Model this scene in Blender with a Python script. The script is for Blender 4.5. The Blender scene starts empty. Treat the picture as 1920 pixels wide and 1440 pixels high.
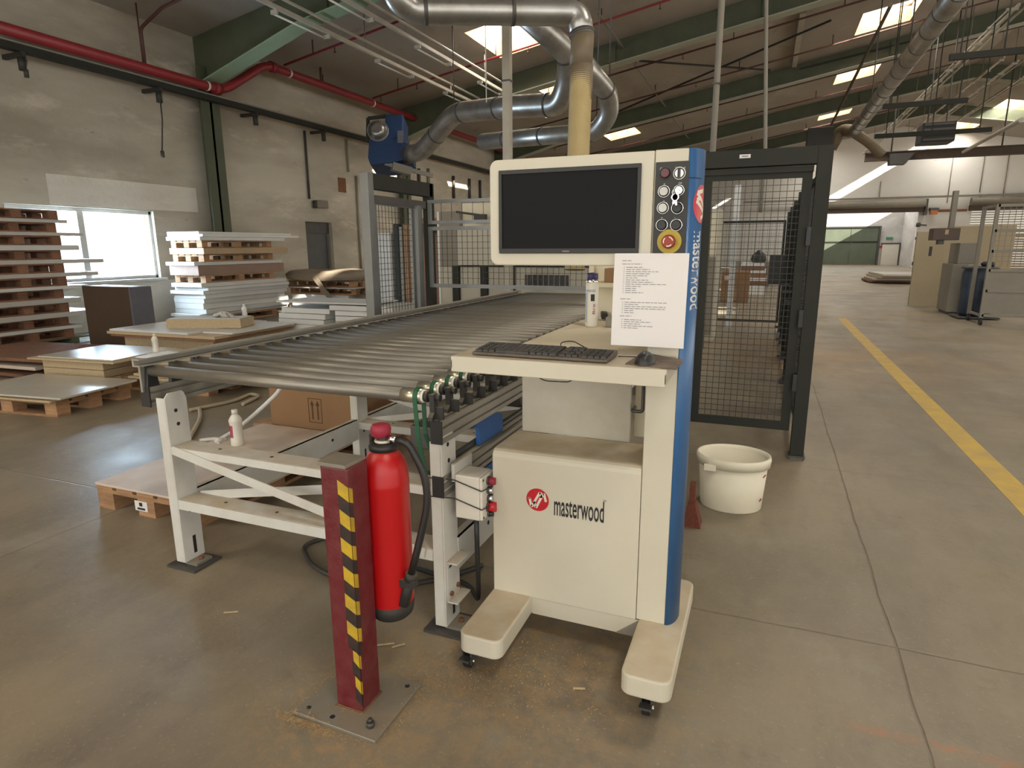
import bpy, bmesh, math, random
from mathutils import Vector, Matrix
random.seed(7)
S = bpy.context.scene
COL = S.collection
PI = math.pi

# ---------------------------------------------------------------- camera
FPX, YAW, PITCH, ROLL, CAMH = 1167.0, math.radians(22.03), math.radians(12.42), math.radians(0.305), 1.5
_fw = Vector((-math.sin(YAW)*math.cos(PITCH), math.cos(YAW)*math.cos(PITCH), -math.sin(PITCH)))
_rt = Vector((math.cos(YAW), math.sin(YAW), 0)); _dn = _fw.cross(_rt)
_c, _s = math.cos(ROLL), math.sin(ROLL)
RT, DN = _c*_rt + _s*_dn, -_s*_rt + _c*_dn
CAM = Vector((0, 0, CAMH))
cd = bpy.data.cameras.new('camera'); co = bpy.data.objects.new('camera', cd); COL.objects.link(co)
cd.sensor_fit = 'HORIZONTAL'; cd.sensor_width = 36.0; cd.lens = FPX/1920*36; cd.clip_end = 500; cd.clip_start = 0.05
co.matrix_world = Matrix(((RT.x, -DN.x, -_fw.x, 0), (RT.y, -DN.y, -_fw.y, 0), (RT.z, -DN.z, -_fw.z, CAMH), (0, 0, 0, 1)))
S.camera = co
def ray(u, v): return RT*((u-960)/FPX) + DN*((v-720)/FPX) + _fw
def PZ(u, v, z=0.0): d = ray(u, v); return CAM + d*((z-CAMH)/d.z)      # pixel -> point at height z
def PY(u, v, y): d = ray(u, v); return CAM + d*(y/d.y)                  # pixel -> point on a plane across the hall
def PX(u, v, x): d = ray(u, v); return CAM + d*(x/d.x)                  # pixel -> point on a plane along the hall
def PD(u, v, d): return CAM + ray(u, v)*d

# ---------------------------------------------------------------- world, sun, daylight, exposure
W = bpy.data.worlds.new('sky'); S.world = W; W.use_nodes = True
wn = W.node_tree.nodes; wl = W.node_tree.links
wn['Background'].inputs[0].default_value = (0.97, 0.96, 0.90, 1); wn['Background'].inputs[1].default_value = 1.45
sd = bpy.data.lights.new('sun', 'SUN'); sd.energy = 14; sd.angle = math.radians(0.6); sd.color = (1.0, 0.93, 0.80)
so = bpy.data.objects.new('sun', sd); COL.objects.link(so); so.location = (30, -10, 30)
so.rotation_euler = Vector((-1.0, 0.40, -0.63)).to_track_quat('-Z', 'Y').to_euler()
def daylight(name, loc, aim, sx, sy, watts, col):             # daylight entering through a skylight or window
    l = bpy.data.lights.new(name, 'AREA'); l.shape = 'RECTANGLE'; l.size = sx; l.size_y = sy; l.energy = watts; l.color = col
    o = bpy.data.objects.new(name, l); COL.objects.link(o); o.location = loc
    o.rotation_euler = Vector(aim).to_track_quat('-Z', 'Y').to_euler(); return o
WATT_SKY, WATT_WIN = 165, 400
vs = S.view_settings
vs.view_transform = 'Standard'; vs.look = 'None'; vs.exposure = 0.85; vs.gamma = 1.0; vs.use_curve_mapping = False
S.cycles.max_bounces = 6; S.cycles.diffuse_bounces = 4; S.cycles.glossy_bounces = 3; S.cycles.transmission_bounces = 4
S.cycles.caustics_reflective = False; S.cycles.caustics_refractive = False
S.cycles.sample_clamp_indirect = 6.0
S.cycles.use_denoising = True

# ---------------------------------------------------------------- materials
MATS = {}
def mat(name, c, rough=0.6, metal=0.0, c2=None, scale=6.0, amt=0.5, bump=0.0, dust=0.0, dustc=(0.46, 0.36, 0.23),
        vary=0.0, stretch=None, emit=0.0, spec=0.5, coat=0.0, bscale=None):
    if name in MATS: return MATS[name]
    m = bpy.data.materials.new(name); m.use_nodes = True; MATS[name] = m
    nt = m.node_tree; N = nt.nodes; L = nt.links; b = N['Principled BSDF']
    b.inputs['Roughness'].default_value = rough; b.inputs['Metallic'].default_value = metal
    b.inputs['Specular IOR Level'].default_value = spec
    if coat: b.inputs['Coat Weight'].default_value = coat
    tc = N.new('ShaderNodeTexCoord'); mp = N.new('ShaderNodeMapping'); L.new(tc.outputs['Object'], mp.inputs[0])
    if stretch: mp.inputs['Scale'].default_value = stretch
    col = None
    rgb = N.new('ShaderNodeRGB'); rgb.outputs[0].default_value = (*c, 1); col = rgb.outputs[0]
    if c2 is None: c2 = tuple(x*0.72 for x in c)
    nz = N.new('ShaderNodeTexNoise'); nz.inputs['Scale'].default_value = scale; nz.inputs['Detail'].default_value = 6; nz.inputs['Roughness'].default_value = 0.62
    L.new(mp.outputs[0], nz.inputs['Vector'])
    mr = N.new('ShaderNodeMapRange'); mr.inputs[1].default_value = 0.38; mr.inputs[2].default_value = 0.68; mr.inputs[4].default_value = amt
    L.new(nz.outputs['Fac'], mr.inputs[0])
    mx = N.new('ShaderNodeMix'); mx.data_type = 'RGBA'; L.new(mr.outputs[0], mx.inputs[0]); L.new(col, mx.inputs[6]); mx.inputs[7].default_value = (*c2, 1)
    col = mx.outputs[2]
    if vary:
        oi = N.new('ShaderNodeObjectInfo'); v = N.new('ShaderNodeMapRange'); v.inputs[3].default_value = 1-vary; v.inputs[4].default_value = 1+vary
        L.new(oi.outputs['Random'], v.inputs[0]); hs = N.new('ShaderNodeHueSaturation'); L.new(v.outputs[0], hs.inputs['Value']); L.new(col, hs.inputs['Color']); col = hs.outputs[0]
    if dust:                                                   # sawdust settled on upward faces
        ge = N.new('ShaderNodeNewGeometry'); sx = N.new('ShaderNodeSeparateXYZ'); L.new(ge.outputs['Normal'], sx.inputs[0])
        up = N.new('ShaderNodeMapRange'); up.inputs[1].default_value = 0.55; up.inputs[2].default_value = 0.95; L.new(sx.outputs[2], up.inputs[0])
        n2 = N.new('ShaderNodeTexNoise'); n2.inputs['Scale'].default_value = 9; n2.inputs['Detail'].default_value = 8; L.new(tc.outputs['Object'], n2.inputs['Vector'])
        r2 = N.new('ShaderNodeMapRange'); r2.inputs[1].default_value = 0.3; r2.inputs[2].default_value = 0.65; r2.inputs[4].default_value = dust; r2.inputs[3].default_value = dust*0.3
        L.new(n2.outputs['Fac'], r2.inputs[0]); mu = N.new('ShaderNodeMath'); mu.operation = 'MULTIPLY'; L.new(up.outputs[0], mu.inputs[0]); L.new(r2.outputs[0], mu.inputs[1])
        m3 = N.new('ShaderNodeMix'); m3.data_type = 'RGBA'; L.new(mu.outputs[0], m3.inputs[0]); L.new(col, m3.inputs[6]); m3.inputs[7].default_value = (*dustc, 1); col = m3.outputs[2]
        rr = N.new('ShaderNodeMapRange'); rr.inputs[3].default_value = rough; rr.inputs[4].default_value = 0.95; L.new(mu.outputs[0], rr.inputs[0]); L.new(rr.outputs[0], b.inputs['Roughness'])
    L.new(col, b.inputs['Base Color'])
    if bump:
        nb = N.new('ShaderNodeTexNoise'); nb.inputs['Scale'].default_value = bscale or scale*5; nb.inputs['Detail'].default_value = 5; L.new(mp.outputs[0], nb.inputs['Vector'])
        bp = N.new('ShaderNodeBump'); bp.inputs['Strength'].default_value = bump; bp.inputs['Distance'].default_value = 0.02
        L.new(nb.outputs['Fac'], bp.inputs['Height']); L.new(bp.outputs[0], b.inputs['Normal'])
    if emit:
        b.inputs['Emission Color'].default_value = (*c, 1); b.inputs['Emission Strength'].default_value = emit
    return m

# ---------------------------------------------------------------- mesh helpers
class MB:
    """collects shapes (world coordinates of the thing) into one mesh"""
    def __init__(s): s.v = []; s.f = []; s.sm = []
    def add(s, vs, fs, smooth=False):
        o = len(s.v); s.v += [tuple(p) for p in vs]
        for f in fs: s.f.append(tuple(i+o for i in f)); s.sm.append(smooth)
        return s
    def box(s, x0, x1, y0, y1, z0, z1):
        vs = [(x0,y0,z0),(x1,y0,z0),(x1,y1,z0),(x0,y1,z0),(x0,y0,z1),(x1,y0,z1),(x1,y1,z1),(x0,y1,z1)]
        return s.add(vs, [(0,3,2,1),(4,5,6,7),(0,1,5,4),(1,2,6,5),(2,3,7,6),(3,0,4,7)])
    def obox(s, c, ax, ay, az):                                # box from centre and three half-axis vectors
        c, ax, ay, az = Vector(c), Vector(ax), Vector(ay), Vector(az); vs = []
        for k in (-1, 1):
            for a, b in ((-1,-1),(1,-1),(1,1),(-1,1)): vs.append(c+ax*a+ay*b+az*k)
        return s.add(vs, [(0,3,2,1),(4,5,6,7),(0,1,5,4),(1,2,6,5),(2,3,7,6),(3,0,4,7)])
    def bar(s, a, b, w, h, up=(0,0,1)):                        # rectangular bar from a to b
        a, b = Vector(a), Vector(b); d = b-a; L = d.length; d.normalize()
        up = Vector(up); sd = d.cross(up)
        if sd.length < 1e-4: sd = d.cross(Vector((1,0,0)))
        sd.normalize(); u2 = sd.cross(d)
        return s.obox((a+b)/2, d*L/2, sd*w/2, u2*h/2)
    def cyl(s, a, b, r, n=16, r2=None, caps=True):
        a, b = Vector(a), Vector(b); d = (b-a).normalized(); r2 = r if r2 is None else r2
        q = d.orthogonal().normalized(); p = d.cross(q); vs = []
        for c, rr in ((a, r), (b, r2)):
            for i in range(n):
                t = 2*PI*i/n; vs.append(c + (q*math.cos(t)+p*math.sin(t))*rr)
        s.add(vs, [(i, (i+1) % n, n+(i+1) % n, n+i) for i in range(n)], True)
        if caps:
            s.add(vs, [tuple(range(n-1, -1, -1)), tuple(range(n, 2*n))])
        return s
    def tube(s, pts, r, n=10, closed=False, caps=True):        # swept round tube, r may be a list
        P = [Vector(p) for p in pts]; m = len(P); vs = []; prev = None
        for i in range(m):
            if closed: d = P[(i+1) % m]-P[i-1]
            else: d = P[min(i+1, m-1)]-P[max(i-1, 0)]
            d.normalize()
            if prev is None: q = d.orthogonal().normalized()
            else:
                q = prev - d*prev.dot(d); q = q.normalized() if q.length > 1e-5 else d.orthogonal().normalized()
            prev = q; p = d.cross(q); rr = r[i] if isinstance(r, (list, tuple)) else r
            for k in range(n):
                t = 2*PI*k/n; vs.append(P[i]+(q*math.cos(t)+p*math.sin(t))*rr)
        fs = []
        for i in range(m if closed else m-1):
            j = (i+1) % m
            for k in range(n): fs.append((i*n+k, i*n+(k+1) % n, j*n+(k+1) % n, j*n+k))
        s.add(vs, fs, True)
        if caps and not closed: s.add(vs, [tuple(range(n-1,-1,-1)), tuple(range((m-1)*n, m*n))])
        return s
    def prism(s, poly, axis, a, b):                            # polygon extruded along an axis; poly in the two other axes (order x,y,z)
        n = len(poly); vs = []
        for k in (a, b):
            for p in poly:
                if axis == 'x': vs.append((k, p[0], p[1]))
                elif axis == 'y': vs.append((p[0], k, p[1]))
                else: vs.append((p[0], p[1], k))
        return s.add(vs, [tuple(range(n-1,-1,-1)), tuple(range(n, 2*n))] + [(i, (i+1) % n, n+(i+1) % n, n+i) for i in range(n)])
    def lathe(s, prof, c, n=24):                               # (r,z) profile about a vertical axis at c
        c = Vector(c); vs = []; m = len(prof)
        for r, z in prof:
            for k in range(n):
                t = 2*PI*k/n; vs.append((c.x+r*math.cos(t), c.y+r*math.sin(t), c.z+z))
        fs = [(i*n+k, i*n+(k+1) % n, (i+1)*n+(k+1) % n, (i+1)*n+k) for i in range(m-1) for k in range(n)]
        return s.add(vs, fs, True)
    def quad(s, a, b, c, d): return s.add([a, b, c, d], [(0,1,2,3)])
def B(*a): return MB().box(*a)
def rrect(x0, x1, y0, y1, r, n=5, corners='1111'):             # rounded rectangle outline, corners in order bl,br,tr,tl
    out = []
    for (cx, cy, t0, on) in ((x0+r,y0+r,PI,corners[0]),(x1-r,y0+r,1.5*PI,corners[1]),(x1-r,y1-r,0,corners[2]),(x0+r,y1-r,.5*PI,corners[3])):
        if on == '1':
            for i in range(n+1): t = t0+.5*PI*i/n; out.append((cx+r*math.cos(t), cy+r*math.sin(t)))
        else: out.append((x0 if t0 in (PI,.5*PI) else x1, y0 if t0 in (PI,1.5*PI) else y1))
    return out
def root_of(o):
    while o.parent: o = o.parent
    return o
def obj(name, mb, m, parent=None, loc=None, bevel=0.0, seg=2):
    """one mesh object; its vertices are given in world coordinates and stored about the thing's origin"""
    off = root_of(parent).location.copy() if parent else Vector(loc or (0,0,0))
    me = bpy.data.meshes.new(name)
    me.from_pydata([(p[0]-off.x, p[1]-off.y, p[2]-off.z) for p in mb.v], [], mb.f)
    for p, sm in zip(me.polygons, mb.sm): p.use_smooth = sm
    bm = bmesh.new(); bm.from_mesh(me); bmesh.ops.remove_doubles(bm, verts=bm.verts, dist=1e-5); bmesh.ops.recalc_face_normals(bm, faces=bm.faces)
    if bevel:
        es = [e for e in bm.edges if len(e.link_faces) == 2 and e.calc_face_angle(0) > 0.6]
        bmesh.ops.bevel(bm, geom=es, offset=bevel, segments=seg, profile=0.5, affect='EDGES', clamp_overlap=True)
    bm.to_mesh(me); bm.free()
    o = bpy.data.objects.new(name, me); COL.objects.link(o)
    me.materials.append(m if not isinstance(m, str) else MATS[m])
    if parent: o.parent = parent
    else: o.location = off
    return o
def tag(o, label, cat, group=None):
    o['label'] = label; o['category'] = cat
    if group: o['group'] = group
    return o
def thing(name, label, cat, loc=(0,0,0), group=None):
    o = bpy.data.objects.new(name, None); COL.objects.link(o); o.location = loc; o.empty_display_size = 0.1
    return tag(o, label, cat, group)
def struct(o, label=None, cat=None):
    o['kind'] = 'structure'
    if label: o['label'] = label
    if cat: o['category'] = cat
    return o
def stuff(o): o['kind'] = 'stuff'; return o
def dup(root, loc, rotz=0.0, label=None, group=None):
    r = root.copy(); COL.objects.link(r); r.location = loc; r.rotation_euler = (0, 0, rotz)
    if label: r['label'] = label
    if group: r['group'] = group
    for ch in root.children:
        c = ch.copy(); COL.objects.link(c); c.parent = r
        for g in ch.children:
            d = g.copy(); COL.objects.link(d); d.parent = c
    return r
def text_mb(txt, size, to, xs=1.0, res=3, bold=0.0):
    """flat lettering: text outline mesh mapped by to(x,y) -> world point"""
    cu = bpy.data.curves.new('t', 'FONT'); cu.body = txt; cu.size = size; cu.resolution_u = res; cu.offset = bold
    o = bpy.data.objects.new('t', cu); COL.objects.link(o)
    dg = bpy.context.evaluated_depsgraph_get(); me = bpy.data.meshes.new_from_object(o.evaluated_get(dg))
    mb = MB(); mb.add([to(v.co.x*xs, v.co.y) for v in me.vertices], [tuple(p.vertices) for p in me.polygons])
    bpy.data.objects.remove(o); bpy.data.curves.remove(cu); bpy.data.meshes.remove(me)
    return mb
def join(*mbs):
    r = MB()
    for m in mbs: r.add(m.v, m.f); r.sm[-len(m.f):] = m.sm
    return r
def ordn(i): return ['first','second','third','fourth','fifth','sixth','seventh','eighth','ninth','tenth','eleventh','twelfth'][i]

mat('white_paint', (0.60, 0.56, 0.455), 0.45, c2=(0.53,0.48,0.37), scale=3, amt=0.5, dust=0.9)
mat('frame_white', (0.64, 0.63, 0.59), 0.5, c2=(0.48,0.43,0.35), scale=5, amt=0.5, dust=0.85)
mat('cream', (0.70, 0.64, 0.48), 0.5, scale=4, amt=0.25)
mat('blue_panel', (0.030, 0.105, 0.26), 0.34, c2=(0.045,0.145,0.33), scale=2, amt=0.5)
mat('black_plastic', (0.018, 0.017, 0.017), 0.45, scale=10, amt=0.4, bump=0.05)
mat('black_dusty', (0.03, 0.028, 0.025), 0.6, scale=10, amt=0.4, dust=0.45)
mat('screen_glass', (0.007, 0.007, 0.008), 0.55, scale=1, amt=0.1, spec=0.15)
mat('panel_black', (0.022, 0.020, 0.018), 0.5, scale=10)
mat('chrome', (0.75, 0.74, 0.72), 0.22, 1.0, amt=0.2)
mat('roller_steel', (0.27, 0.25, 0.215), 0.42, 0.6, c2=(0.20,0.175,0.14), scale=5, amt=0.75, stretch=(0.6,3,3), dust=0.45, dustc=(0.25,0.21,0.15), vary=0.08)
mat('sleeve_steel', (0.62, 0.58, 0.47), 0.3, 0.9, c2=(0.5,0.45,0.30), scale=8)
mat('aluminium', (0.34, 0.32, 0.28), 0.5, 0.5, c2=(0.26,0.235,0.19), scale=6, dust=0.5)
mat('belt_green', (0.015, 0.10, 0.045), 0.55, amt=0.5)
mat('red_paint', (0.118, 0.007, 0.012), 0.42, c2=(0.21,0.07,0.065), scale=18, amt=0.4, bump=0.08)
mat('red_gloss', (0.50, 0.006, 0.008), 0.36, c2=(0.42,0.006,0.008), scale=3, amt=0.4, dust=0.35)
mat('red_handle', (0.34, 0.02, 0.045), 0.55)
mat('tape_yellow', (0.55, 0.36, 0.02), 0.5, c2=(0.30,0.2,0.05), scale=30, amt=0.5)
mat('tape_black', (0.02, 0.017, 0.016), 0.5, c2=(0.12,0.04,0.03), scale=25, amt=0.35)
mat('steel_plate', (0.27, 0.25, 0.21), 0.5, 0.4, c2=(0.2,0.16,0.12), scale=8, dust=0.3)
mat('dark_steel', (0.10, 0.095, 0.09), 0.5, 0.5, scale=8)
mat('fence_dark', (0.026, 0.027, 0.022), 0.7, c2=(0.038,0.038,0.032), scale=4, amt=0.5, spec=0.25)
mat('fence_grey', (0.15, 0.155, 0.15), 0.35, 0.35, c2=(0.22,0.23,0.235), scale=3, amt=0.6)
mat('wire', (0.045, 0.043, 0.038), 0.5, 0.4)
mat('galv', (0.46, 0.46, 0.45), 0.36, 0.85, c2=(0.27,0.24,0.20), scale=2.5, amt=0.8, dust=0.95, dustc=(0.34,0.26,0.15))
mat('hose_yellow', (0.52, 0.40, 0.19), 0.6, c2=(0.42,0.30,0.13), scale=6, dust=0.4)
mat('duct_brown', (0.16, 0.12, 0.075), 0.5, c2=(0.24,0.19,0.12), scale=4)
mat('green_paint', (0.085, 0.098, 0.058), 0.6, c2=(0.055,0.062,0.038), scale=1.2, amt=0.7)
mat('pipe_red', (0.26, 0.022, 0.028), 0.45, c2=(0.18,0.02,0.022), scale=3, dust=0.3)
mat('pipe_dark', (0.085, 0.028, 0.022), 0.55)
mat('trunk_white', (0.42, 0.39, 0.33), 0.45, c2=(0.30,0.26,0.20), scale=3)
mat('tube_lamp', (0.78, 0.76, 0.72), 0.3)
mat('cable_dark', (0.05, 0.045, 0.04), 0.6)
mat('cable_tan', (0.42, 0.35, 0.24), 0.6)
mat('wood_pallet', (0.42, 0.24, 0.12), 0.75, c2=(0.26,0.14,0.075), scale=5, amt=0.8, stretch=(2,2,8), vary=0.2, bump=0.15)
mat('wood_dark', (0.26, 0.125, 0.07), 0.75, c2=(0.15,0.075,0.045), scale=5, amt=0.8, stretch=(2,2,8), vary=0.2)
mat('chipboard', (0.50, 0.39, 0.24), 0.8, c2=(0.40,0.29,0.17), scale=40, amt=0.6, vary=0.06)
mat('board_white', (0.66, 0.66, 0.64), 0.4, c2=(0.58,0.57,0.54), scale=3, vary=0.06)
mat('board_grey', (0.52, 0.50, 0.47), 0.35, c2=(0.46,0.43,0.38), scale=5, vary=0.05)
mat('board_top', (0.55, 0.52, 0.46), 0.22, c2=(0.50,0.44,0.35), scale=4, vary=0.05)
mat('ply_top', (0.64, 0.54, 0.46), 0.42, c2=(0.56,0.44,0.35), scale=5, dust=0.3)
mat('board_brown', (0.085, 0.052, 0.034), 0.45, c2=(0.055,0.034,0.024), scale=3, stretch=(1,1,0.3))
mat('board_slate', (0.13, 0.125, 0.15), 0.5)
mat('cardboard', (0.28, 0.16, 0.078), 0.8, c2=(0.24,0.135,0.062), scale=4, amt=0.5)
mat('cardboard_dark', (0.24, 0.13, 0.06), 0.8)
mat('print_black', (0.02, 0.02, 0.02), 0.7)
mat('print_brown', (0.10, 0.05, 0.02), 0.8)
mat('logo_red', (0.55, 0.012, 0.025), 0.4)
mat('logo_cream', (0.78, 0.72, 0.60), 0.45)
mat('paper', (0.74, 0.71, 0.70), 0.7, c2=(0.70,0.66,0.65), scale=2)
mat('plastic_white', (0.74, 0.71, 0.63), 0.4, c2=(0.66,0.6,0.5), scale=5)
mat('bucket_white', (0.74, 0.69, 0.55), 0.42, c2=(0.62,0.55,0.40), scale=4, amt=0.4)
mat('label_red', (0.35, 0.03, 0.07), 0.5)
mat('cloth', (0.60, 0.56, 0.50), 0.9, scale=20, bump=0.3)
mat('blue_machine', (0.02, 0.10, 0.30), 0.4)
mat('machine_cream', (0.38, 0.31, 0.195), 0.55, c2=(0.33,0.26,0.16), scale=2)
mat('machine_grey', (0.24, 0.215, 0.175), 0.6, c2=(0.19,0.165,0.13), scale=3)
mat('rust', (0.20, 0.085, 0.04), 0.8)
mat('beam_brown', (0.085, 0.058, 0.042), 0.75)
# ================================================================ STRUCTURE
XW = -11.6                                    # left wall
YG = 50.6                                     # far gable wall
RIDGE = 7.7
RAFTERS = [2.5, 10.6, 18.5, 26.5, 34.6, 42.7]
def roofz(x): return 5.85 + 0.173*(x+11.6) if x <= RIDGE else 5.85 + 0.173*(RIDGE+11.6) - 0.173*(x-RIDGE)
def flz(x): return roofz(x) - 0.60
def onroof(u, v, drop=0.0):
    d = ray(u, v); t = (5.85 + 0.173*11.6 - drop - CAMH)/(d.z-0.173*d.x); return CAM + d*t

# ---- floor
fm = bpy.data.materials.new('concrete_floor'); fm.use_nodes = True
N = fm.node_tree.nodes; L = fm.node_tree.links; b = N['Principled BSDF']
tc = N.new('ShaderNodeTexCoord')
def noise(sc, det=6, vec=None, rough=0.6):
    n = N.new('ShaderNodeTexNoise'); n.inputs['Scale'].default_value = sc; n.inputs['Detail'].default_value = det; n.inputs['Roughness'].default_value = rough
    L.new(vec or tc.outputs['Object'], n.inputs['Vector']); return n.outputs['Fac']
def mrange(x, a, b_, c=0.0, d=1.0):
    n = N.new('ShaderNodeMapRange'); n.inputs[1].default_value = a; n.inputs[2].default_value = b_; n.inputs[3].default_value = c; n.inputs[4].default_value = d
    L.new(x, n.inputs[0]); return n.outputs[0]
def mixc(f, a, b_):
    n = N.new('ShaderNodeMix'); n.data_type = 'RGBA'; L.new(f, n.inputs[0])
    for i, x in ((6, a), (7, b_)):
        if isinstance(x, tuple): n.inputs[i].default_value = (*x, 1)
        else: L.new(x, n.inputs[i])
    return n.outputs[2]
def math_(op, a, b_=None):
    n = N.new('ShaderNodeMath'); n.operation = op
    for i, x in ((0, a), (1, b_)):
        if x is None: continue
        if isinstance(x, (int, float)): n.inputs[i].default_value = x
        else: L.new(x, n.inputs[i])
    return n.outputs[0]
mpf = N.new('ShaderNodeMapping'); mpf.inputs['Scale'].default_value = (1.0, 0.35, 1); mpf.inputs['Rotation'].default_value = (0, 0, 0.5); L.new(tc.outputs['Object'], mpf.inputs[0])
c = mixc(mrange(noise(0.35, 7), 0.35, 0.68), (0.225, 0.200, 0.155), (0.295, 0.230, 0.150))
c = mixc(mrange(noise(1.3, 9, mpf.outputs[0], 0.72), 0.46, 0.66, 0, 0.60), c, (0.135, 0.108, 0.078))
c = mixc(mrange(noise(0.55, 10, None, 0.72), 0.50, 0.62, 0, 0.45), c, (0.17, 0.135, 0.095))
c = mixc(mrange(noise(4.5, 10, None, 0.8), 0.55, 0.66, 0, 0.35), c, (0.12, 0.095, 0.07))
c = mixc(mrange(noise(2.4, 8), 0.56, 0.72, 0, 0.45), c, (0.34, 0.30, 0.23))
c = mixc(mrange(noise(60, 3), 0.60, 0.75, 0, 0.5), c, (0.46, 0.36, 0.23))
sep = N.new('ShaderNodeSeparateXYZ'); L.new(tc.outputs['Object'], sep.inputs[0])
wob = math_('MULTIPLY', math_('SUBTRACT', noise(1.5, 4), 0.5), 0.05)
def joint(comp, per, off):
    x = math_('ADD', math_('ADD', sep.outputs[comp], off), wob)
    m_ = math_('ABSOLUTE', math_('SUBTRACT', math_('MODULO', math_('ADD', x, 100*per), per), per/2))
    return mrange(m_, 0.002, 0.007, 1.0, 0.0)
jn = math_('MAXIMUM', joint(0, 4.0, -0.56+2.0), joint(1, 2.06, -2.49+1.03))
c = mixc(math_('MULTIPLY', jn, 0.45), c, (0.09, 0.07, 0.05))
# rust-coloured scuffs near the aisle, sawdust film and darker patch round the console
def blob(cx, cy, r0, r1):
    dx = math_('SUBTRACT', sep.outputs[0], cx); dy = math_('SUBTRACT', sep.outputs[1], cy)
    return mrange(math_('SQRT', math_('ADD', math_('MULTIPLY', dx, dx), math_('MULTIPLY', dy, dy))), r0, r1, 1.0, 0.0)
sd_ = math_('MULTIPLY', blob(-0.75, 1.95, 0.25, 0.9), mrange(noise(14, 9, None, 0.75), 0.42, 0.62))
c = mixc(math_('MULTIPLY', sd_, 0.75), c, (0.37, 0.245, 0.12))
sd2 = math_('MULTIPLY', blob(-1.18, 1.42, 0.15, 0.42), mrange(noise(22, 9, None, 0.75), 0.48, 0.60))
c = mixc(math_('MULTIPLY', sd2, 0.7), c, (0.40, 0.26, 0.13))
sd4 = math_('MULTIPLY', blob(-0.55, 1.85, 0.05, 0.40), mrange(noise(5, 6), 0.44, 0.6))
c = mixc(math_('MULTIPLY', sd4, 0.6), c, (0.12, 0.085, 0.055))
warm_refl = math_('MULTIPLY', blob(0.75, 9.5, 0.4, 2.2), mrange(noise(1.2, 5), 0.40, 0.55))  # warm light reflected off the floor, put into its colour
c = mixc(math_('MULTIPLY', warm_refl, 0.55), c, (0.38, 0.22, 0.10))
sx5 = mrange(math_('ABSOLUTE', math_('SUBTRACT', sep.outputs[0], 0.62)), 0.20, 0.34, 1.0, 0.0)
sy5 = mrange(math_('ABSOLUTE', math_('ADD', math_('SUBTRACT', sep.outputs[1], 1.987), math_('MULTIPLY', wob, 0.5))), 0.008, 0.030, 1.0, 0.0)
sd5 = math_('MULTIPLY', math_('MULTIPLY', sx5, sy5), mrange(noise(26, 7, None, 0.75), 0.42, 0.60))
c = mixc(math_('MULTIPLY', sd5, 0.65), c, (0.42, 0.17, 0.085))
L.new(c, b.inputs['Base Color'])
rg = mrange(noise(0.9, 6), 0.3, 0.7, 0.30, 0.52)
L.new(rg, b.inputs['Roughness'])
bp = N.new('ShaderNodeBump'); bp.inputs['Strength'].default_value = 0.35; bp.inputs['Distance'].default_value = 0.012
L.new(math_('SUBTRACT', noise(5, 10, None, 0.7), math_('MULTIPLY', jn, 0.8)), bp.inputs['Height']); L.new(bp.outputs[0], b.inputs['Normal'])
fl = struct(obj('floor', B(XW, 28, -10, 58, -0.2, 0), fm), 'worn grey brown concrete factory floor')
mat('line_yellow', (0.60, 0.40, 0.07), 0.5, c2=(0.40,0.28,0.12), scale=5, amt=0.75)
tag(obj('floor_line', B(1.45, 1.615, -6.0, 14.7, 0.0, 0.0015), 'line_yellow', loc=(1.53, 8, 0)), 'worn yellow painted safety line running along the aisle', 'floor marking')

# ---- plaster walls
def wallmat(name, base, stain, patch, sc=0.5):
    m = bpy.data.materials.new(name); m.use_nodes = True; MATS[name] = m
    global N, L, tc
    N = m.node_tree.nodes; L = m.node_tree.links; b = N['Principled BSDF']; tc = N.new('ShaderNodeTexCoord')
    mp = N.new('ShaderNodeMapping'); mp.inputs['Scale'].default_value = (1, 0.5, 1.6); L.new(tc.outputs['Object'], mp.inputs[0])
    c = mixc(mrange(noise(sc, 8, mp.outputs[0]), 0.35, 0.65), base, stain)
    c = mixc(mrange(noise(sc*2.3, 9, mp.outputs[0], 0.7), 0.55, 0.70, 0, 0.7), c, patch)
    c = mixc(mrange(noise(sc*5, 8, mp.outputs[0], 0.75), 0.62, 0.70, 0, 0.55), c, tuple(x*0.45 for x in stain))
    L.new(c, b.inputs['Base Color']); b.inputs['Roughness'].default_value = 0.85
    bp = N.new('ShaderNodeBump'); bp.inputs['Strength'].default_value = 0.3; bp.inputs['Distance'].default_value = 0.03
    L.new(noise(sc*9, 8), bp.inputs['Height']); L.new(bp.outputs[0], b.inputs['Normal'])
    return m
wallmat('plaster', (0.56, 0.52, 0.43), (0.34, 0.30, 0.24), (0.68, 0.62, 0.51))
wallmat('plaster_light', (0.72, 0.69, 0.62), (0.62, 0.57, 0.49), (0.76, 0.74, 0.68), 1.0)
wallmat('gable_white', (0.74, 0.74, 0.73), (0.68, 0.66, 0.62), (0.78, 0.76, 0.72), 0.15)
wallmat('old_white', (0.60, 0.58, 0.56), (0.46, 0.43, 0.41), (0.68, 0.66, 0.65), 0.8)
wallmat('ceiling_board', (0.36, 0.32, 0.28), (0.28, 0.24, 0.20), (0.41, 0.375, 0.33), 0.35)
glass = bpy.data.materials.new('window_glass'); glass.use_nodes = True; MATS['glass'] = glass
gn = glass.node_tree.nodes; gl = glass.node_tree.links; gn.remove(gn['Principled BSDF'])
gt = gn.new('ShaderNodeBsdfTransparent'); gg = gn.new('ShaderNodeBsdfGlossy'); gg.inputs['Roughness'].default_value = 0.05
gm = gn.new('ShaderNodeMixShader'); gm.inputs[0].default_value = 0.05; gl.new(gt.outputs[0], gm.inputs[1]); gl.new(gg.outputs[0], gm.inputs[2]); gl.new(gm.outputs[0], gn['Material Output'].inputs[0])

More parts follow.
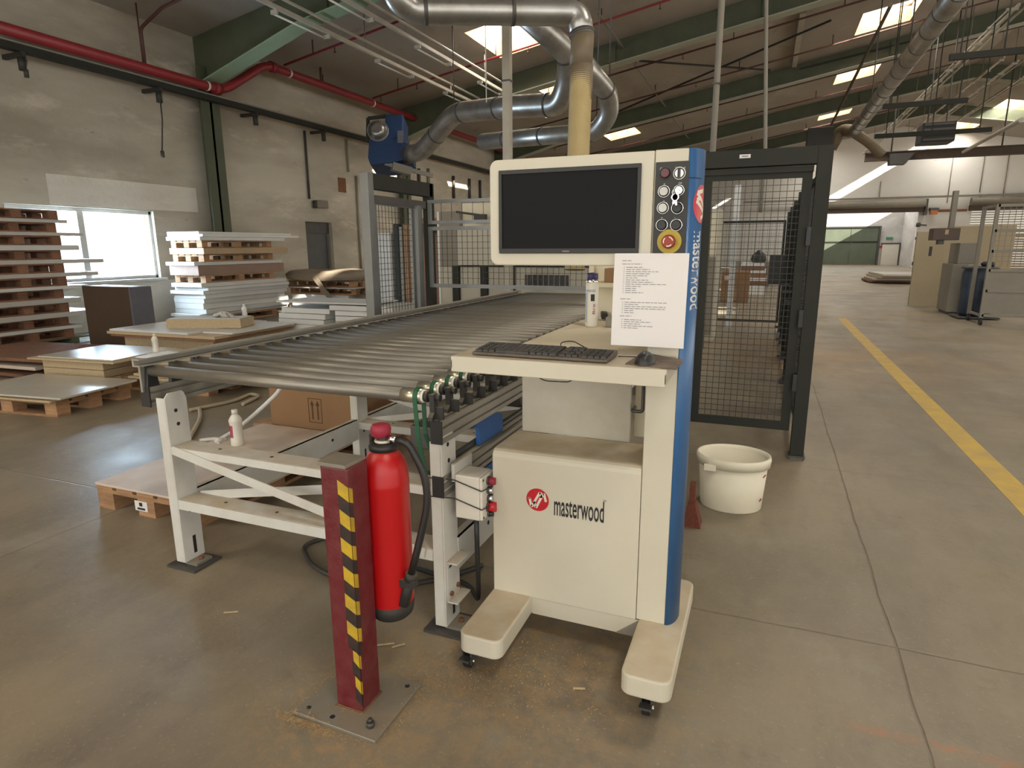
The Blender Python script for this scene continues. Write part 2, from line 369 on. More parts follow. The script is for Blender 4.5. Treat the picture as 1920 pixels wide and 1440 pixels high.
# left wall with window hole and doorway
wa, wb = PX(96, 388, XW), PX(303, 524, XW)
WY0, WY1, WZ0, WZ1 = wa.y-0.75, wb.y, 0.92, 2.24
DY0, DY1, DZ1 = PX(572, 413, XW).y, PX(622, 413, XW).y, 2.2
mb = MB()
for y0, y1, z0, z1 in ((-10, WY0, 0, 6.1), (WY0, WY1, 0, WZ0), (WY0, WY1, WZ1, 6.1), (WY1, DY0, 0, 6.1), (DY0, DY1, DZ1, 6.1), (DY1, YG+5, 0, 6.1)):
    mb.box(XW-0.3, XW, y0, y1, z0, z1)
wl_ = struct(obj('wall_left', mb, 'plaster'), 'stained beige plaster side wall with green columns')
lt0, lt1 = PX(85, 325, XW), PX(366, 355, XW)
struct(obj('trim_1', B(XW, XW+0.02, lt0.y, lt1.y, 2.27, lt0.z, ), 'plaster_light'), 'pale fresh plaster band above the window')
sp0 = PX(250, 560, XW)
struct(obj('trim_2', B(XW, XW+0.02, WY0, lt1.y+0.6, 0.0, WZ0-0.05), 'plaster_light'), 'pale plaster band below the window sill')
w1 = bpy.data.objects.new('window_1', None); COL.objects.link(w1); w1.location = (XW, (WY0+WY1)/2, WZ0); struct(w1, 'white framed window blown out by daylight beside the pallet stack')
mat('window_white', (0.66, 0.65, 0.62), 0.5)
my = PX(161, 450, XW).y
mb = MB(); x0, x1 = XW-0.16, XW-0.08
for y0, y1, z0, z1 in ((WY0, WY1, WZ0, WZ0+.06), (WY0, WY1, WZ1-.07, WZ1), (WY0, WY0+.06, WZ0, WZ1), (WY1-.06, WY1, WZ0, WZ1)): mb.box(x0, x1, y0, y1, z0, z1)
obj('window_frame', mb, 'window_white', w1, bevel=0.006)
obj('mullion', B(x0-.01, x1+.02, my-.06, my+.06, WZ0+.06, WZ1-.07), 'window_white', w1, bevel=0.006)
obj('pane', B(x0+.035, x0+.045, WY0+.06, my-.06, WZ0+.06, WZ1-.07), 'glass', w1)
obj('pane', B(x0+.035, x0+.045, my+.06, WY1-.06, WZ0+.06, WZ1-.07), 'glass', w1)
obj('window_sill', B(XW-.3, XW+.10, WY0-.05, WY1+.08, WZ0-.05, WZ0), 'window_white', w1, bevel=0.008)
daylight('window_daylight', (XW-.32, (WY0+WY1)/2, (WZ0+WZ1)/2), (1, 0, -.12), WZ1-WZ0, WY1-WY0, WATT_WIN, (0.58, 0.79, 1.0))
d1 = bpy.data.objects.new('door_1', None); COL.objects.link(d1); d1.location = (XW, (DY0+DY1)/2, 0); struct(d1, 'dark grey steel door set deep in the plaster wall')
mat('door_grey', (0.105, 0.11, 0.115), 0.5)
obj('leaf', B(XW-.22, XW-.17, DY0+.06, DY1-.06, 0.01, DZ1-.30), 'door_grey', d1)
obj('door_head', B(XW-.22, XW-.12, DY0, DY1, DZ1-.30, DZ1), 'dark_steel', d1)
obj('door_frame', MB().box(XW-.24, XW-.1, DY0, DY0+.06, 0, DZ1-.3).box(XW-.24, XW-.1, DY1-.06, DY1, 0, DZ1-.3), 'machine_grey', d1)
obj('door_handle', B(XW-.17, XW-.13, DY0+.12, DY0+.15, 1.02, 1.16), 'chrome', d1)

# gable wall with two gateways
g1a, g1b = 2.4, PY(1716, 450, YG).x
g2a, g2b = PY(1814, 450, YG).x, PY(1814, 450, YG).x+6
GZ = PY(1640, 396, YG).z
mb = MB()
def gabtop(x): return roofz(x)
segs = [(XW, g1a, 0), (g1a, g1b, GZ), (g1b, g2a, 0), (g2a, g2b, GZ), (g2b, 28, 0)]
for a, b_, z0 in segs:
    pts = [a] + ([RIDGE] if a < RIDGE < b_ else []) + [b_]
    for p, q in zip(pts, pts[1:]): mb.prism([(p, z0), (q, z0), (q, gabtop(q)), (p, gabtop(p))], 'y', YG, YG+0.3)
struct(obj('wall_back', mb, 'gable_white'), 'white far gable wall with two gateways')
# vertical panel joints and conduits on the gable
for k, (u, v0, v1) in enumerate(((1652, 340, 372), (1788, 292, 380), (1848, 285, 360), (1893, 290, 372))):
    a = PY(u, v0, YG-.03); c_ = PY(u, v1, YG-.03)
    tag(obj('wall_conduit', MB().cyl((a.x, a.y, a.z), (a.x, a.y, c_.z), 0.025, 6), 'machine_grey', loc=(a.x, a.y, c_.z)), 'thin grey conduit on the white gable, %s from the dark fence' % ordn(k), 'conduit', 'conduits on the gable')
# vestibule behind gate one
YV = 55.5
mb = MB().box(g1a, g1b+1.2, YV, YV+.2, 0, GZ+.6).box(g1b+.0, g1b+.2, YG+.3, YV, 0, GZ+.6).box(g1a-.2, g1a, YG+.3, YV, 0, GZ+.6)
struct(obj('wall_vestibule', mb, 'old_white'), 'old whitewashed vestibule wall behind the first gateway')
ga, gb_ = PY(1546, 430, YV-.1), PY(1640, 503, YV-.1)
gt_ = bpy.data.objects.new('door_2', None); COL.objects.link(gt_); gt_.location = (gb_.x-1.6, YV, 0); struct(gt_, 'dark green double gate at the end of the vestibule')
mat('gate_green', (0.13, 0.155, 0.11), 0.6, c2=(0.085,0.105,0.07), scale=1.0, amt=0.7)
gz = PY(1600, 427, YV-.1).z
for i in range(2):
    xa = ga.x + (gb_.x-ga.x)*i/2; xb = ga.x + (gb_.x-ga.x)*(i+1)/2
    lf = obj('gate_leaf', B(xa+.02, xb-.02, YV-.08, YV-.02, 0.08, gz), 'gate_green', gt_)
    obj('cross_rail', B(xa+.02, xb-.02, YV-.11, YV-.08, gz*.60, gz*.60+.1), 'fence_dark', lf)
obj('gate_frame', MB().box(gb_.x, gb_.x+.14, YV-.15, YV-.02, 0, gz+.1).box(ga.x, gb_.x, YV-.15, YV-.02, gz, gz+.1), 'dark_steel', gt_)
da, db = PY(1655, 458, YV-.1), PY(1681, 503, YV-.1)
dd = bpy.data.objects.new('door_3', None); COL.objects.link(dd); dd.location = ((da.x+db.x)/2, YV, 0); struct(dd, 'narrow white door in the vestibule under a green sign')
obj('leaf', B(da.x, db.x, YV-.08, YV-.01, 0, da.z), 'plastic_white', dd)
obj('door_frame', MB().box(da.x-.08, db.x+.08, YV-.1, YV-.01, da.z, da.z+.1).box(db.x, db.x+.08, YV-.1, YV-.01, 0, da.z), 'dark_steel', dd)
mat('sign_green', (0.07, 0.25, 0.16), 0.5); mat('sign_red', (0.55, 0.03, 0.02), 0.5)
sg = PY(1668, 447, YV-.05); tag(obj('exit_sign', B(sg.x-.22, sg.x+.22, YV-.05, YV-.01, sg.z-.1, sg.z+.1), 'sign_green', loc=sg), 'small green exit sign above the narrow white door', 'sign')
sg = PY(1649, 463, YV-.05); tag(obj('arrow_sign', MB().prism([(sg.x-.42,sg.z),(sg.x-.2,sg.z+.2),(sg.x-.2,sg.z+.09),(sg.x+.38,sg.z+.09),(sg.x+.38,sg.z-.09),(sg.x-.2,sg.z-.09),(sg.x-.2,sg.z-.2)], 'y', YV-.05, YV-.01), 'sign_red', loc=sg), 'red arrow sign between green gate and white door', 'sign')
d4a, d4b = PY(1726, 448, YG-.05), PY(1748, 503, YG-.05)
d4 = bpy.data.objects.new('door_4', None); COL.objects.link(d4); d4.location = ((d4a.x+d4b.x)/2, YG, 0); struct(d4, 'pale door in the white gable beside the cream machine')
obj('leaf', B(d4a.x, d4b.x, YG-.05, YG+.01, 0, d4a.z), 'plaster_light', d4); obj('door_frame', B(d4a.x-.1, d4a.x, YG-.08, YG, 0, d4a.z+.1), 'machine_grey', d4); obj('door_handle', B(d4a.x+.1, d4a.x+.22, YG-.1, YG-.05, 1.0, 1.2), 'dark_steel', d4)
sg = PY(1755, 437, YG-.05); tag(obj('exit_sign', B(sg.x-.25, sg.x+.25, YG-.06, YG-.01, sg.z-.1, sg.z+.1), 'sign_green', loc=sg), 'pale green exit sign above the door beside the cream machine', 'sign')
# roller shutters over the gates
for (xa, xb, lab) in ((g1a, g1b+.25, 'brown roller shutter housing above the first gateway'), (g2a-.2, g2b, 'brown roller shutter above the second gateway at the right edge')):
    t = thing('roller_shutter', lab, 'roller shutter', ((xa+xb)/2, YG-.3, GZ))
    obj('drum', MB().cyl((xa, YG-.35, GZ+.42), (xb, YG-.35, GZ+.42), 0.30, 20), 'machine_grey', t)
    obj('housing', B(xa, xb, YG-.5, YG-.03, GZ-.12, GZ+.22), 'beam_brown', t)
    obj('end_bracket', B(xb, xb+.12, YG-.6, YG-.02, GZ-.35, GZ+.7), 'dark_steel', t)
    for i in range(0): obj('slat', B(max(xa, g1a if xa < g2a-1 else g2a)+.01, min(xb, g1b if xa < g2a-1 else g2b)-.01, YG+.05, YG+.09, GZ-.30-i*.16, GZ-.16-i*.16), 'machine_grey', t)
# slatted shutter curtain of gate two and old brick pier
t = thing('shutter_curtain', 'pale slatted shutter curtain closing the second gateway', 'shutter', (g2a+2, YG+.2, 0))
for i in range(26): obj('slat', B(g2a+.02, g2b-.02, YG+.12, YG+.16, 0.02+i*.157, 0.02+i*.157+.145), 'plastic_white' if i > 13 else 'machine_cream', t)
# gable rail
ra, rb = PY(1574, 374, YG-.4), PY(1960, 362, YG-.4)
t = thing('cable_rail', 'grey horizontal cable rail across the white gable', 'cable rail', (6, YG-.3, ra.z))
obj('rail', B(-2, rb.x, YG-.45, YG-.3, ra.z-.06, ra.z+.06), 'machine_grey', t)
for x in (3.5, 9.2, 12.5): obj('bracket', B(x, x+.08, YG-.4, YG, ra.z-.05, ra.z+.05), 'dark_steel', t)

# ---- roof with skylight openings
def sky(u, v, w, l):
    p = onroof(u, v); return (p.x-w/2, p.x+w/2, p.y-l/2, p.y+l/2)
SKY = [('left', sky(955, 70, 1.5, 2.3)), ('left', sky(1052, 160, 1.5, 2.2)), ('left', sky(1165, 250, 1.5, 2.2)), ('left', (-7.7, -6.2, -4.0, -1.8)), ('right', (11.6, 13.2, 9.0, 11.2)), ('right', (11.6, 13.2, 17.0, 19.2)), *[('added', (21.4, 23.0, y, y+2.2)) for y in (-3.0, 5.0, 13.0, 21.0, 29.0, 37.0)], ('right', (11.6, 13.2, 25.0, 27.2)), ('right', (11.6, 13.2, 33.0, 35.2)),  # right-slope openings on this line: unseen, put in for more daylight
       ('mid', sky(1664, 32, 1.6, 2.2)), ('mid', sky(1607, 137, 1.6, 2.3)), ('mid', sky(1566, 212, 1.6, 2.3)), ('mid', sky(1546, 258, 1.6, 2.0)), ('mid', (2.0, 3.6, 14.2, 16.4)), ('mid', (2.0, 3.6, 6.0, 8.2)), ('mid', (2.0, 3.6, -2.2, 0.0)),  # last two mid openings: overhead, unseen, put in to carry light
       ('right', (10.6, 12.2, 40.8, 43.0)), ('right', (9.9, 11.3, 47.6, 50.1))]
def roof_slab(x0, x1, holes):
    xs = sorted({x0, x1, *[h[0] for h in holes], *[h[1] for h in holes]}); ys = sorted({-10.0, YG+.3, *[h[2] for h in holes], *[h[3] for h in holes]})
    mb = MB()
    for a, b_ in zip(xs, xs[1:]):
        for c_, d_ in zip(ys, ys[1:]):
            if any(h[0] <= (a+b_)/2 <= h[1] and h[2] <= (c_+d_)/2 <= h[3] for h in holes): continue
            za, zb = roofz(a), roofz(b_)
            mb.add([(a,c_,za),(b_,c_,zb),(b_,d_,zb),(a,d_,za),(a,c_,za+.12),(b_,c_,zb+.12),(b_,d_,zb+.12),(a,d_,za+.12)], [(0,3,2,1),(4,5,6,7),(0,1,5,4),(1,2,6,5),(2,3,7,6),(3,0,4,7)])
    return mb
lh = [h for k, h in SKY if k in ('left', 'mid')]; rh = [h for k, h in SKY if k in ('right', 'added')]
# one common set of x lines keeps the openings aligned
struct(obj('ceiling', roof_slab(XW-.3, RIDGE, lh), 'ceiling_board'), 'dusty grey brown board roof slope with skylights')
struct(obj('ceiling_right', roof_slab(RIDGE, 28, rh), 'ceiling_board'), 'far slope of the dusty board roof')
mat('pine', (0.34, 0.205, 0.085), 0.7, c2=(0.28,0.16,0.06), scale=4, amt=0.5)
mat('bar_white', (0.6, 0.6, 0.6), 0.5)
for i, (k, (x0, x1, y0, y1)) in enumerate(SKY):
    if y1 < 4 : vis = False
    sk = bpy.data.objects.new('window_%d' % (i+2), None); COL.objects.link(sk); sk.location = ((x0+x1)/2, (y0+y1)/2, roofz((x0+x1)/2))
    struct(sk, 'pine lined skylight in the roof, at %.0f m down the hall, %s row' % (y0+1, k))
    h = 0.50
    za, zb = roofz(x0), roofz(x1)
    mb = MB()
    for (p, q, r_, s_) in (((x0,y0,za),(x1,y0,zb),(x1,y0+.03,zb),(x0,y0+.03,za)), ((x0,y1-.03,za),(x1,y1-.03,zb),(x1,y1,zb),(x0,y1,za)), ((x0,y0,za),(x0+.03,y0,za),(x0+.03,y1,za),(x0,y1,za)), ((x1-.03,y0,zb),(x1,y0,zb),(x1,y1,zb),(x1-.03,y1,zb))):
        lo = [p, q, r_, s_]; hi = [(t_[0], t_[1], t_[2]+h) for t_ in lo]
        mb.add(lo+hi, [(0,3,2,1),(4,5,6,7),(0,1,5,4),(1,2,6,5),(2,3,7,6),(3,0,4,7)])
    obj('lining', mb, 'pine', sk)
    pane = MB().add([(x0,y0,za+h),(x1,y0,zb+h),(x1,y1,zb+h),(x0,y1,za+h)], [(0,1,2,3)]); obj('pane', pane, 'glass', sk)
    mb = MB()
    for t_ in range(1, 6):
        yy = y0+(y1-y0)*t_/6; mb.add([(x0,yy-.012,za+h-.02),(x1,yy-.012,zb+h-.02),(x1,yy+.012,zb+h-.02),(x0,yy+.012,za+h-.02)], [(0,1,2,3)])
    obj('glazing_bars', mb, 'bar_white', sk)
    daylight('skylight_daylight', ((x0+x1)/2, (y0+y1)/2, (za+zb)/2+h+.05), (0.0, 0, -1), x1-x0, y1-y0, WATT_SKY, (1.0, 0.95, 0.83))

# ---- green columns and rafters
for i, y in enumerate(RAFTERS):
    nm = ['nearest the camera, overhead', 'beside the window', 'behind the blue fan', 'third down the hall', 'fourth down the hall', 'last before the gable'][i]
    if i > 0:
        t = thing('steel_column', 'green steel column on the left wall, %s' % nm, 'column', (XW+.15, y+.25, 0))
        obj('web', B(XW, XW+.30, y+.21, y+.27, 0, flz(XW)), 'green_paint', t)
        obj('flange', B(XW+.26, XW+.30, y, y+.48, 0, flz(XW)), 'green_paint', t)
    t = thing('roof_beam', 'green steel roof rafter, %s' % nm, 'roof beam', (-2, y+.24, flz(-2)))
    mb = MB(); hx = XW+.3
    hz = flz(hx) - (0.46 if i < 3 else .3); hb = hx+2.6
    for (p, q) in ((XW, hb), (hb, RIDGE), (RIDGE, 28)):
        zp = hz if p == XW else flz(p)
        mb.prism([(p, zp), (q, flz(q)), (q, roofz(q)-.01), (p, roofz(p)-.01)], 'y', y+.22, y+.26)
    obj('web', mb, 'green_paint', t)
    mb = MB()
    for (p, q) in ((hx-.3, hb), (hb, RIDGE), (RIDGE, 28)):
        zp = hz if p < hb and q == hb else flz(p)
        mb.prism([(p, zp-.03), (q, flz(q)-.03), (q, flz(q)), (p, zp)], 'y', y+.04, y+.44)
    obj('flange', mb, mat('flange_lit', (0.36,0.37,0.30), 0.6, c2=(0.26,0.27,0.21), scale=2) if i > 1 else 'green_light' if 'green_light' in MATS else mat('green_light', (0.26,0.36,0.25), 0.6, c2=(0.2,0.28,0.19), scale=2), t)  # flanges from the third rafter on: caught light put into a paler colour
    for x in (-8.2, -4.5, -0.5, 3.5): obj('bolt_plate', B(x-.12, x+.12, y+.16, y+.32, flz(x)+.05, flz(x)+.5), 'green_paint', t)
# ---- sprinkler branches across the roof
k = 0
for y0 in RAFTERS[:-1]:
    for dy in (2.1, 5.7):
        y = y0+dy
        if y < 9.5: continue
        t = thing('sprinkler_branch', 'thin dark red sprinkler branch pipe under the roof, %s from the camera' % ordn(k), 'pipe', (-4, y, roofz(-4)-.3), 'sprinkler branch pipes'); k += 1
        obj('pipe', MB().cyl((XW+.75, y, roofz(XW+.75)-.30), (RIDGE, y, roofz(RIDGE)-.30), 0.028, 8), 'pipe_red' if y < 18 else 'pipe_dark', t)
        for x in (-10, -7, -4.2, -1.4, 1.4, 4.2): obj('hanger', MB().cyl((x, y, roofz(x)-.30), (x, y, roofz(x)), 0.016, 6), 'pipe_dark', t)
        for x in (-9.4, -6.1, -2.8): obj('sprinkler_head', MB().cyl((x, y, roofz(x)-.30), (x, y, roofz(x)-.42), 0.012, 6).cyl((x, y, roofz(x)-.42), (x, y, roofz(x)-.44), 0.03, 8), 'pipe_dark', t)
# ---- braces and purlin strut in the second bay
def rb(p, d=0.1): return Vector((p.x, p.y, roofz(p.x)-d))
for k, (a, b_) in enumerate((((1200, 97), (1445, 117)), ((1560, 20), (1150, 200)), ((1120, 0), (1302, 266)), ((1500, 115), (1720, 60)))):
    p, q = rb(onroof(*a), .25), rb(onroof(*b_), .25)
    tag(obj('roof_brace', MB().bar(p, q, .05, .05), 'machine_grey' if k == 2 else 'fence_dark', loc=(p+q)/2), ['dark level brace bar in the second roof bay', 'dark diagonal brace bar crossing the second roof bay', 'long grey diagonal brace in front of the rafters', 'dark brace bar beside the middle skylights'][k], 'brace')
p, q = rb(onroof(1507, 12), .1), rb(onroof(1490, 116), .1)
tag(obj('purlin_strut', MB().bar(p, q, .16, .16), 'trunk_white', loc=(p+q)/2), 'short pale strut between two rafters', 'strut')
# ================================================================ SERVICES UNDER THE ROOF
def smooth(pts, r, n=5):                      # polyline with rounded corners
    P = [Vector(p) for p in pts]; out = [P[0]]
    for i in range(1, len(P)-1):
        a = (P[i-1]-P[i]); c_ = (P[i+1]-P[i]); k = min(r, a.length*.45, c_.length*.45)
        s, e = P[i]+a.normalized()*k, P[i]+c_.normalized()*k
        for j in range(n+1):
            t = j/n; out.append(s*(1-t)**2 + P[i]*2*t*(1-t) + e*t*t)
    return out+[P[-1]]
def arc_rings(pts, step):                     # points every step along a polyline with directions
    out = []; acc = 0
    for a, b_ in zip(pts, pts[1:]):
        d = b_-a; l = d.length; x = step-acc
        while x < l: out.append((a+d*(x/l), d.normalized())); x += step
        acc = (acc+l) % step
    return out
# red sprinkler main along the left wall
t = thing('sprinkler_main', 'thick red sprinkler main pipe running along the left wall', 'pipe', (XW+.3, 8, 4.9))
xp = XW+.44
p0, p1 = PX(-40, 44, xp), PX(418, 167, xp); p2 = PX(497, 120, xp+.25); p3 = PX(806, 233, xp+.25)
p0.z = p1.z = (p0.z+p1.z)/2; p2.z = p3.z = (p2.z+p3.z)/2
far = Vector((p3.x, 44, p3.z))
obj('pipe', MB().tube(smooth([p0, p1, p2, far], .25), 0.095, 14), 'pipe_red', t)
for q in (p1, p2): obj('coupling', MB().cyl(q-Vector((0,.25,0)), q-Vector((0,.10,0)), .12, 14) if q is p1 else MB().cyl(q+Vector((0,.15,0)), q+Vector((0,.3,0)), .12, 14), 'pipe_red', t)
for q, r_ in ((p1-Vector((0,.45,0)), 1), (p2+Vector((0,.75,0)), 1), (p2+Vector((0,4.2,0)), 1)): obj('white_band', MB().cyl(q, q+Vector((0,.05,0)), .099, 14), 'tube_lamp', t)
a = PX(240, 45, xp); obj('riser', MB().tube(smooth([Vector((xp, a.y+.25, p0.z)), Vector((xp, a.y+.25, a.z)), Vector((xp+.6, a.y+.25, roofz(xp+.6)-.25)), Vector((xp+3.5, a.y+.25, roofz(xp+3.5)-.25))], .08), .03, 8), 'pipe_dark', t)
a = PX(600, 120, xp+.25); obj('riser', MB().tube([Vector((a.x, a.y, p2.z+.05)), Vector((a.x, a.y, p2.z+.5))], .03, 8), 'pipe_dark', t)
for y in (9.2, 14.5, 17.2): obj('hanger', MB().cyl((xp, y, (p0.z if y < 11 else p2.z)), (xp, y, roofz(xp)), .014, 6), 'pipe_dark', t)
# cable tray below it
t = thing('cable_tray', 'dark cable tray on brackets along the left wall', 'cable tray', (XW+.2, 9, 4.5))
a, b_ = PX(0, 88, XW+.42), PX(690, 262, XW+.42); zt = (a.z+b_.z)/2
obj('tray', MB().box(XW+.33, XW+.50, 4, 44, zt-.03, zt+.0).box(XW+.48, XW+.50, 4, 44, zt, zt+.07), 'fence_dark', t)
obj('cable', MB().cyl((XW+.39, 4, zt+.03), (XW+.39, 44, zt+.03), .025, 6), 'machine_grey', t); obj('cable', MB().cyl((XW+.44, 4, zt+.10), (XW+.44, 44, zt+.10), .02, 6), 'machine_grey', t)
for u, v in ((38, 100), (297, 172), (478, 212), (606, 245)):
    q = PX(u, v, XW+.42); obj('bracket', B(XW+.005, XW+.5, q.y-.03, q.y+.03, zt-.10, zt-.03), 'black_dusty', t); obj('clip', MB().cyl((XW+.42, q.y, zt-.30), (XW+.42, q.y, zt-.09), .055, 8), 'black_dusty', t)
for k, (u, v0, v1) in enumerate(((300, 180, 283), (44, 108, 130))):
    a, b_ = PX(u, v0, XW+.45), PX(u+4, v1, XW+.45); a.z = zt-.03
    t = thing('hanging_cable', ['dark cable hanging down the wall left of the green column', 'short cable end hanging at the far left of the tray'][k], 'cable', (a.x, a.y, b_.z))
    obj('cable', MB().tube([a, (a+b_)/2+Vector((.01,.03,0)), b_], .014, 6), 'cable_dark', t); obj('plug', MB().cyl(b_-Vector((0,0,.12)), b_, .035, 8), 'cable_dark', t)
for k, (u, v0, v1) in enumerate(((571, 245, 372), (650, 262, 322), (668, 330, 560), (785, 316, 350), (803, 316, 352), (850, 330, 372), (880, 335, 372), (900, 338, 372))):
    a, b_ = PX(u, v0, XW+.05), PX(u, v1, XW+.05)
    tag(obj('wall_conduit', MB().cyl((XW+.05, a.y, b_.z), (XW+.05, a.y, a.z), .03 if k < 3 else .06, 8), 'cable_dark' if k in (0, 3, 5, 6, 7) else 'machine_grey', loc=(XW+.05, a.y, b_.z)),
        'vertical conduit on the left wall, %s to the right of the green column' % ordn(k), 'conduit', 'vertical wall conduits')
q = PX(600, 383, XW+.05); t = thing('junction_box', 'grey junction box under the wall conduit', 'junction box', (XW, q.y, q.z))
obj('case', B(XW, XW+.16, q.y-.22, q.y+.22, q.z-.1, q.z+.1), 'machine_grey', t, bevel=.01); obj('gland', MB().cyl((XW+.08, q.y-.25, q.z-.12), (XW+.08, q.y-.25, q.z+.08), .05, 8), 'cable_dark', t)
q = PX(642, 347, XW+.02); tag(obj('wall_sign', B(XW, XW+.02, q.y-.17, q.y+.17, q.z-.2, q.z+.2), 'rust', loc=(XW, q.y, q.z)), 'small faded red sign on the plaster wall', 'sign')

# fluorescent lamp lines, each a trunking with tubes below
def lamp_line(u0, v0, u1, v1, label, tubes, w=.06, drop=.75, gap=0.10, double=True, near=None):
    a = onroof(u0, v0, drop); b_ = PX(u1, v1, a.x); z = a.z
    y0, y1 = min(a.y, b_.y), max(a.y, b_.y)
    if near is not None: y0 = near
    t = thing('lamp_line', label, 'lamp', (a.x, (y0+y1)/2, z))
    obj('trunking', B(a.x-w/2, a.x+w/2, y0, y1, z, z+.07), 'trunk_white', t)
    if double: obj('conduit', MB().cyl((a.x+.25, y0, z+.10), (a.x+.25, y1, z+.10), .03, 8), 'trunk_white', t)
    n = max(1, int((y1-y0)/1.55))
    for i in range(n):
        if i % tubes: continue
        q = y0+.1+(y1-y0)/n*i
        g = obj('tube', MB().cyl((a.x-gap, q, z-.05), (a.x-gap, q+1.42, z-.05), .019, 8), 'tube_lamp', t)
        for e_ in (-.04, 1.42): obj('lamp_holder', B(a.x-gap-.02, a.x+.02, q+e_, q+e_+.04, z-.07, z), 'trunk_white', g)
    for i in range(int((y1-y0)/4)+1):
        q = y0+.5+4*i
        if q < y1: obj('hanger', MB().cyl((a.x, q, z), (a.x, q, roofz(a.x)), .012, 6), 'machine_grey', t)
    return t
lamp_line(884, 193, 470, -8, 'left fluorescent lamp line above the conveyor', 2, near=0.0)
lamp_line(945, 175, 632, 4, 'fluorescent lamp line with paired tubes beside the left skylight', 2, gap=.10, near=0.0)
lamp_line(1024, 222, 975, 200, 'short lamp line behind the galvanised duct', 1, gap=.12)
lamp_line(1622, 288, 1912, 4, 'long double lamp line running from crane beam to the top right corner', 1, gap=.22, drop=1.4)
lamp_line(1765, 222, 1908, 122, 'lamp line at the right above the black heater', 1, gap=.15, drop=1.3)
lamp_line(1794, 228, 1920, 140, 'rightmost lamp line beside the far skylight', 2, drop=1.3)
lamp_line(1700, 255, 1895, 30, 'dusty lamp line between spiral duct and heater', 2, drop=1.3, double=False)

# ducts
def duct(name, label, pts, r, m, rings=None, rp=.35, ringm='dark_steel'):
    P = smooth(pts, rp, 6); t = thing(name, label, 'duct', sum((Vector(p) for p in pts), Vector())/len(pts))
    obj('duct_tube', MB().tube(P, r, 20), m, t)
    for p in pts[1:-1:2]:
        if roofz(p.x) > p.z+r: obj('hanger', MB().cyl((p.x, p.y, p.z+r*.6), (p.x, p.y, roofz(p.x)), .012, 6), 'dark_steel', t)
    if rings:
        for (q, d) in arc_rings(P, rings): obj('clamp_ring', MB().cyl(q-d*.02, q+d*.02, r*1.04, 20), ringm, t)
    return t
_e = PD(738, -10, 6.2); dA = [Vector((_e.x-.25, _e.y-.1, roofz(_e.x)-.02)), PD(742, -4, 6.2), PD(775, 20, 6.35), PD(1085, 24, 6.6), PD(1092, 70, 6.6), PD(1089, 172, 6.6)]
XD = duct('extraction_duct', 'galvanised extraction duct turning down into a yellowish ribbed hose behind the console', dA[:5], .128, 'galv', .9, .22)
obj('plastic_section', MB().cyl(PD(1093, 58, 6.6), PD(1089, 128, 6.6), .122, 20), 'duct_brown', XD)['label'] = 'brown plastic pipe section'
a, b_ = PD(1090, 130, 6.6), PD(1080, 330, 6.6); b_ = Vector((b_.x, b_.y, 1.25)); n = 220; pts = []; rr = []
for i in range(n+1):
    q = a.lerp(b_, i/n); pts.append(q); rr.append(.108 + (.013 if i % 2 else 0))
obj('hose', MB().tube(pts, rr, 20), 'hose_yellow', XD)['label'] = 'yellowish ribbed hose'
obj('cuff', MB().cyl(a+Vector((0,0,.04)), a-Vector((0,0,.30)), .125, 20), 'duct_brown', XD)
dB = [PD(985, 22, 10.5), PD(1068, 100, 11.5), PD(1066, 150, 12), PD(1050, 196, 12.4), PD(960, 200, 13), PD(852, 212, 14.5), PD(792, 284, 16), PD(764, 290, 16.4)]
duct('fan_duct', 'galvanised duct curving from the roof to the blue fan', dB, .225, 'galv', 1.3, .35)
dC = [PD(1085, 108, 9), PD(1142, 176, 10), PD(1143, 215, 10.3), PD(1118, 248, 10.6), PD(1020, 255, 11.2), PD(905, 266, 12.5)]
duct('branch_duct', 'lower galvanised duct bending back behind the ribbed hose', dC, .155, 'galv', 1.0, .32)
# blue fan on the wall
c0 = PD(728, 262, 16.3)
t = thing('wall_fan', 'blue extraction fan with round inlet high on the left wall', 'fan', (c0.x, c0.y, c0.z-.6))
k = 16.3/FPX
def F(u, v, d=16.3): return PD(u, v, d)
def fbox(u0, v0, u1, v1, d0, d1):
    mb = MB(); vs = [PD(u0,v1,d0), PD(u1,v1,d0), PD(u1,v1,d0)+_fw*(d1-d0), PD(u0,v1,d0)+_fw*(d1-d0), PD(u0,v0,d0), PD(u1,v0,d0), PD(u1,v0,d0)+_fw*(d1-d0), PD(u0,v0,d0)+_fw*(d1-d0)]
    return mb.add(vs, [(0,3,2,1),(4,5,6,7),(0,1,5,4),(1,2,6,5),(2,3,7,6),(3,0,4,7)])
mat('fan_blue', (0.010, 0.034, 0.10), 0.55, c2=(0.015,0.05,0.14), scale=3, dust=0.2)
poly = [F(692,262), F(744,258), F(768,272), F(770,296), F(740,304), F(694,308), F(690,296)]
mb = MB(); n = len(poly); back = [p+_fw*1.0 for p in poly]; mb.add(poly+back, [tuple(range(n)), tuple(range(2*n-1, n-1, -1))]+[(i, n+i, n+(i+1) % n, (i+1) % n) for i in range(n)])
obj('hopper', mb, 'fan_blue', t); obj('casing', fbox(722, 214, 756, 262, 16.3, 17.1), 'fan_blue', t, bevel=.03)
cc = F(708, 244, 16.25); obj('inlet', MB().cyl(cc, cc+_fw*.5, .28, 24), 'galv', t); obj('inlet_cone', MB().cyl(cc-_fw*.1, cc, .12, 24, .25), 'galv', t)
obj('mount_frame', MB().bar(F(690, 222, 16.4), F(690, 266, 16.4), .08, .08).bar(F(690, 222, 16.4), F(724, 218, 16.4), .08, .08), 'fence_dark', t)
obj('type_plate', fbox(745, 245, 756, 268, 16.26, 16.29), 'board_slate', t)
obj('support', MB().bar(F(722, 306, 16.4), F(812, 330, 16.6), .12, .1).bar(F(735, 312, 16.4), F(770, 322, 16.6), .3, .2), 'machine_grey', t)

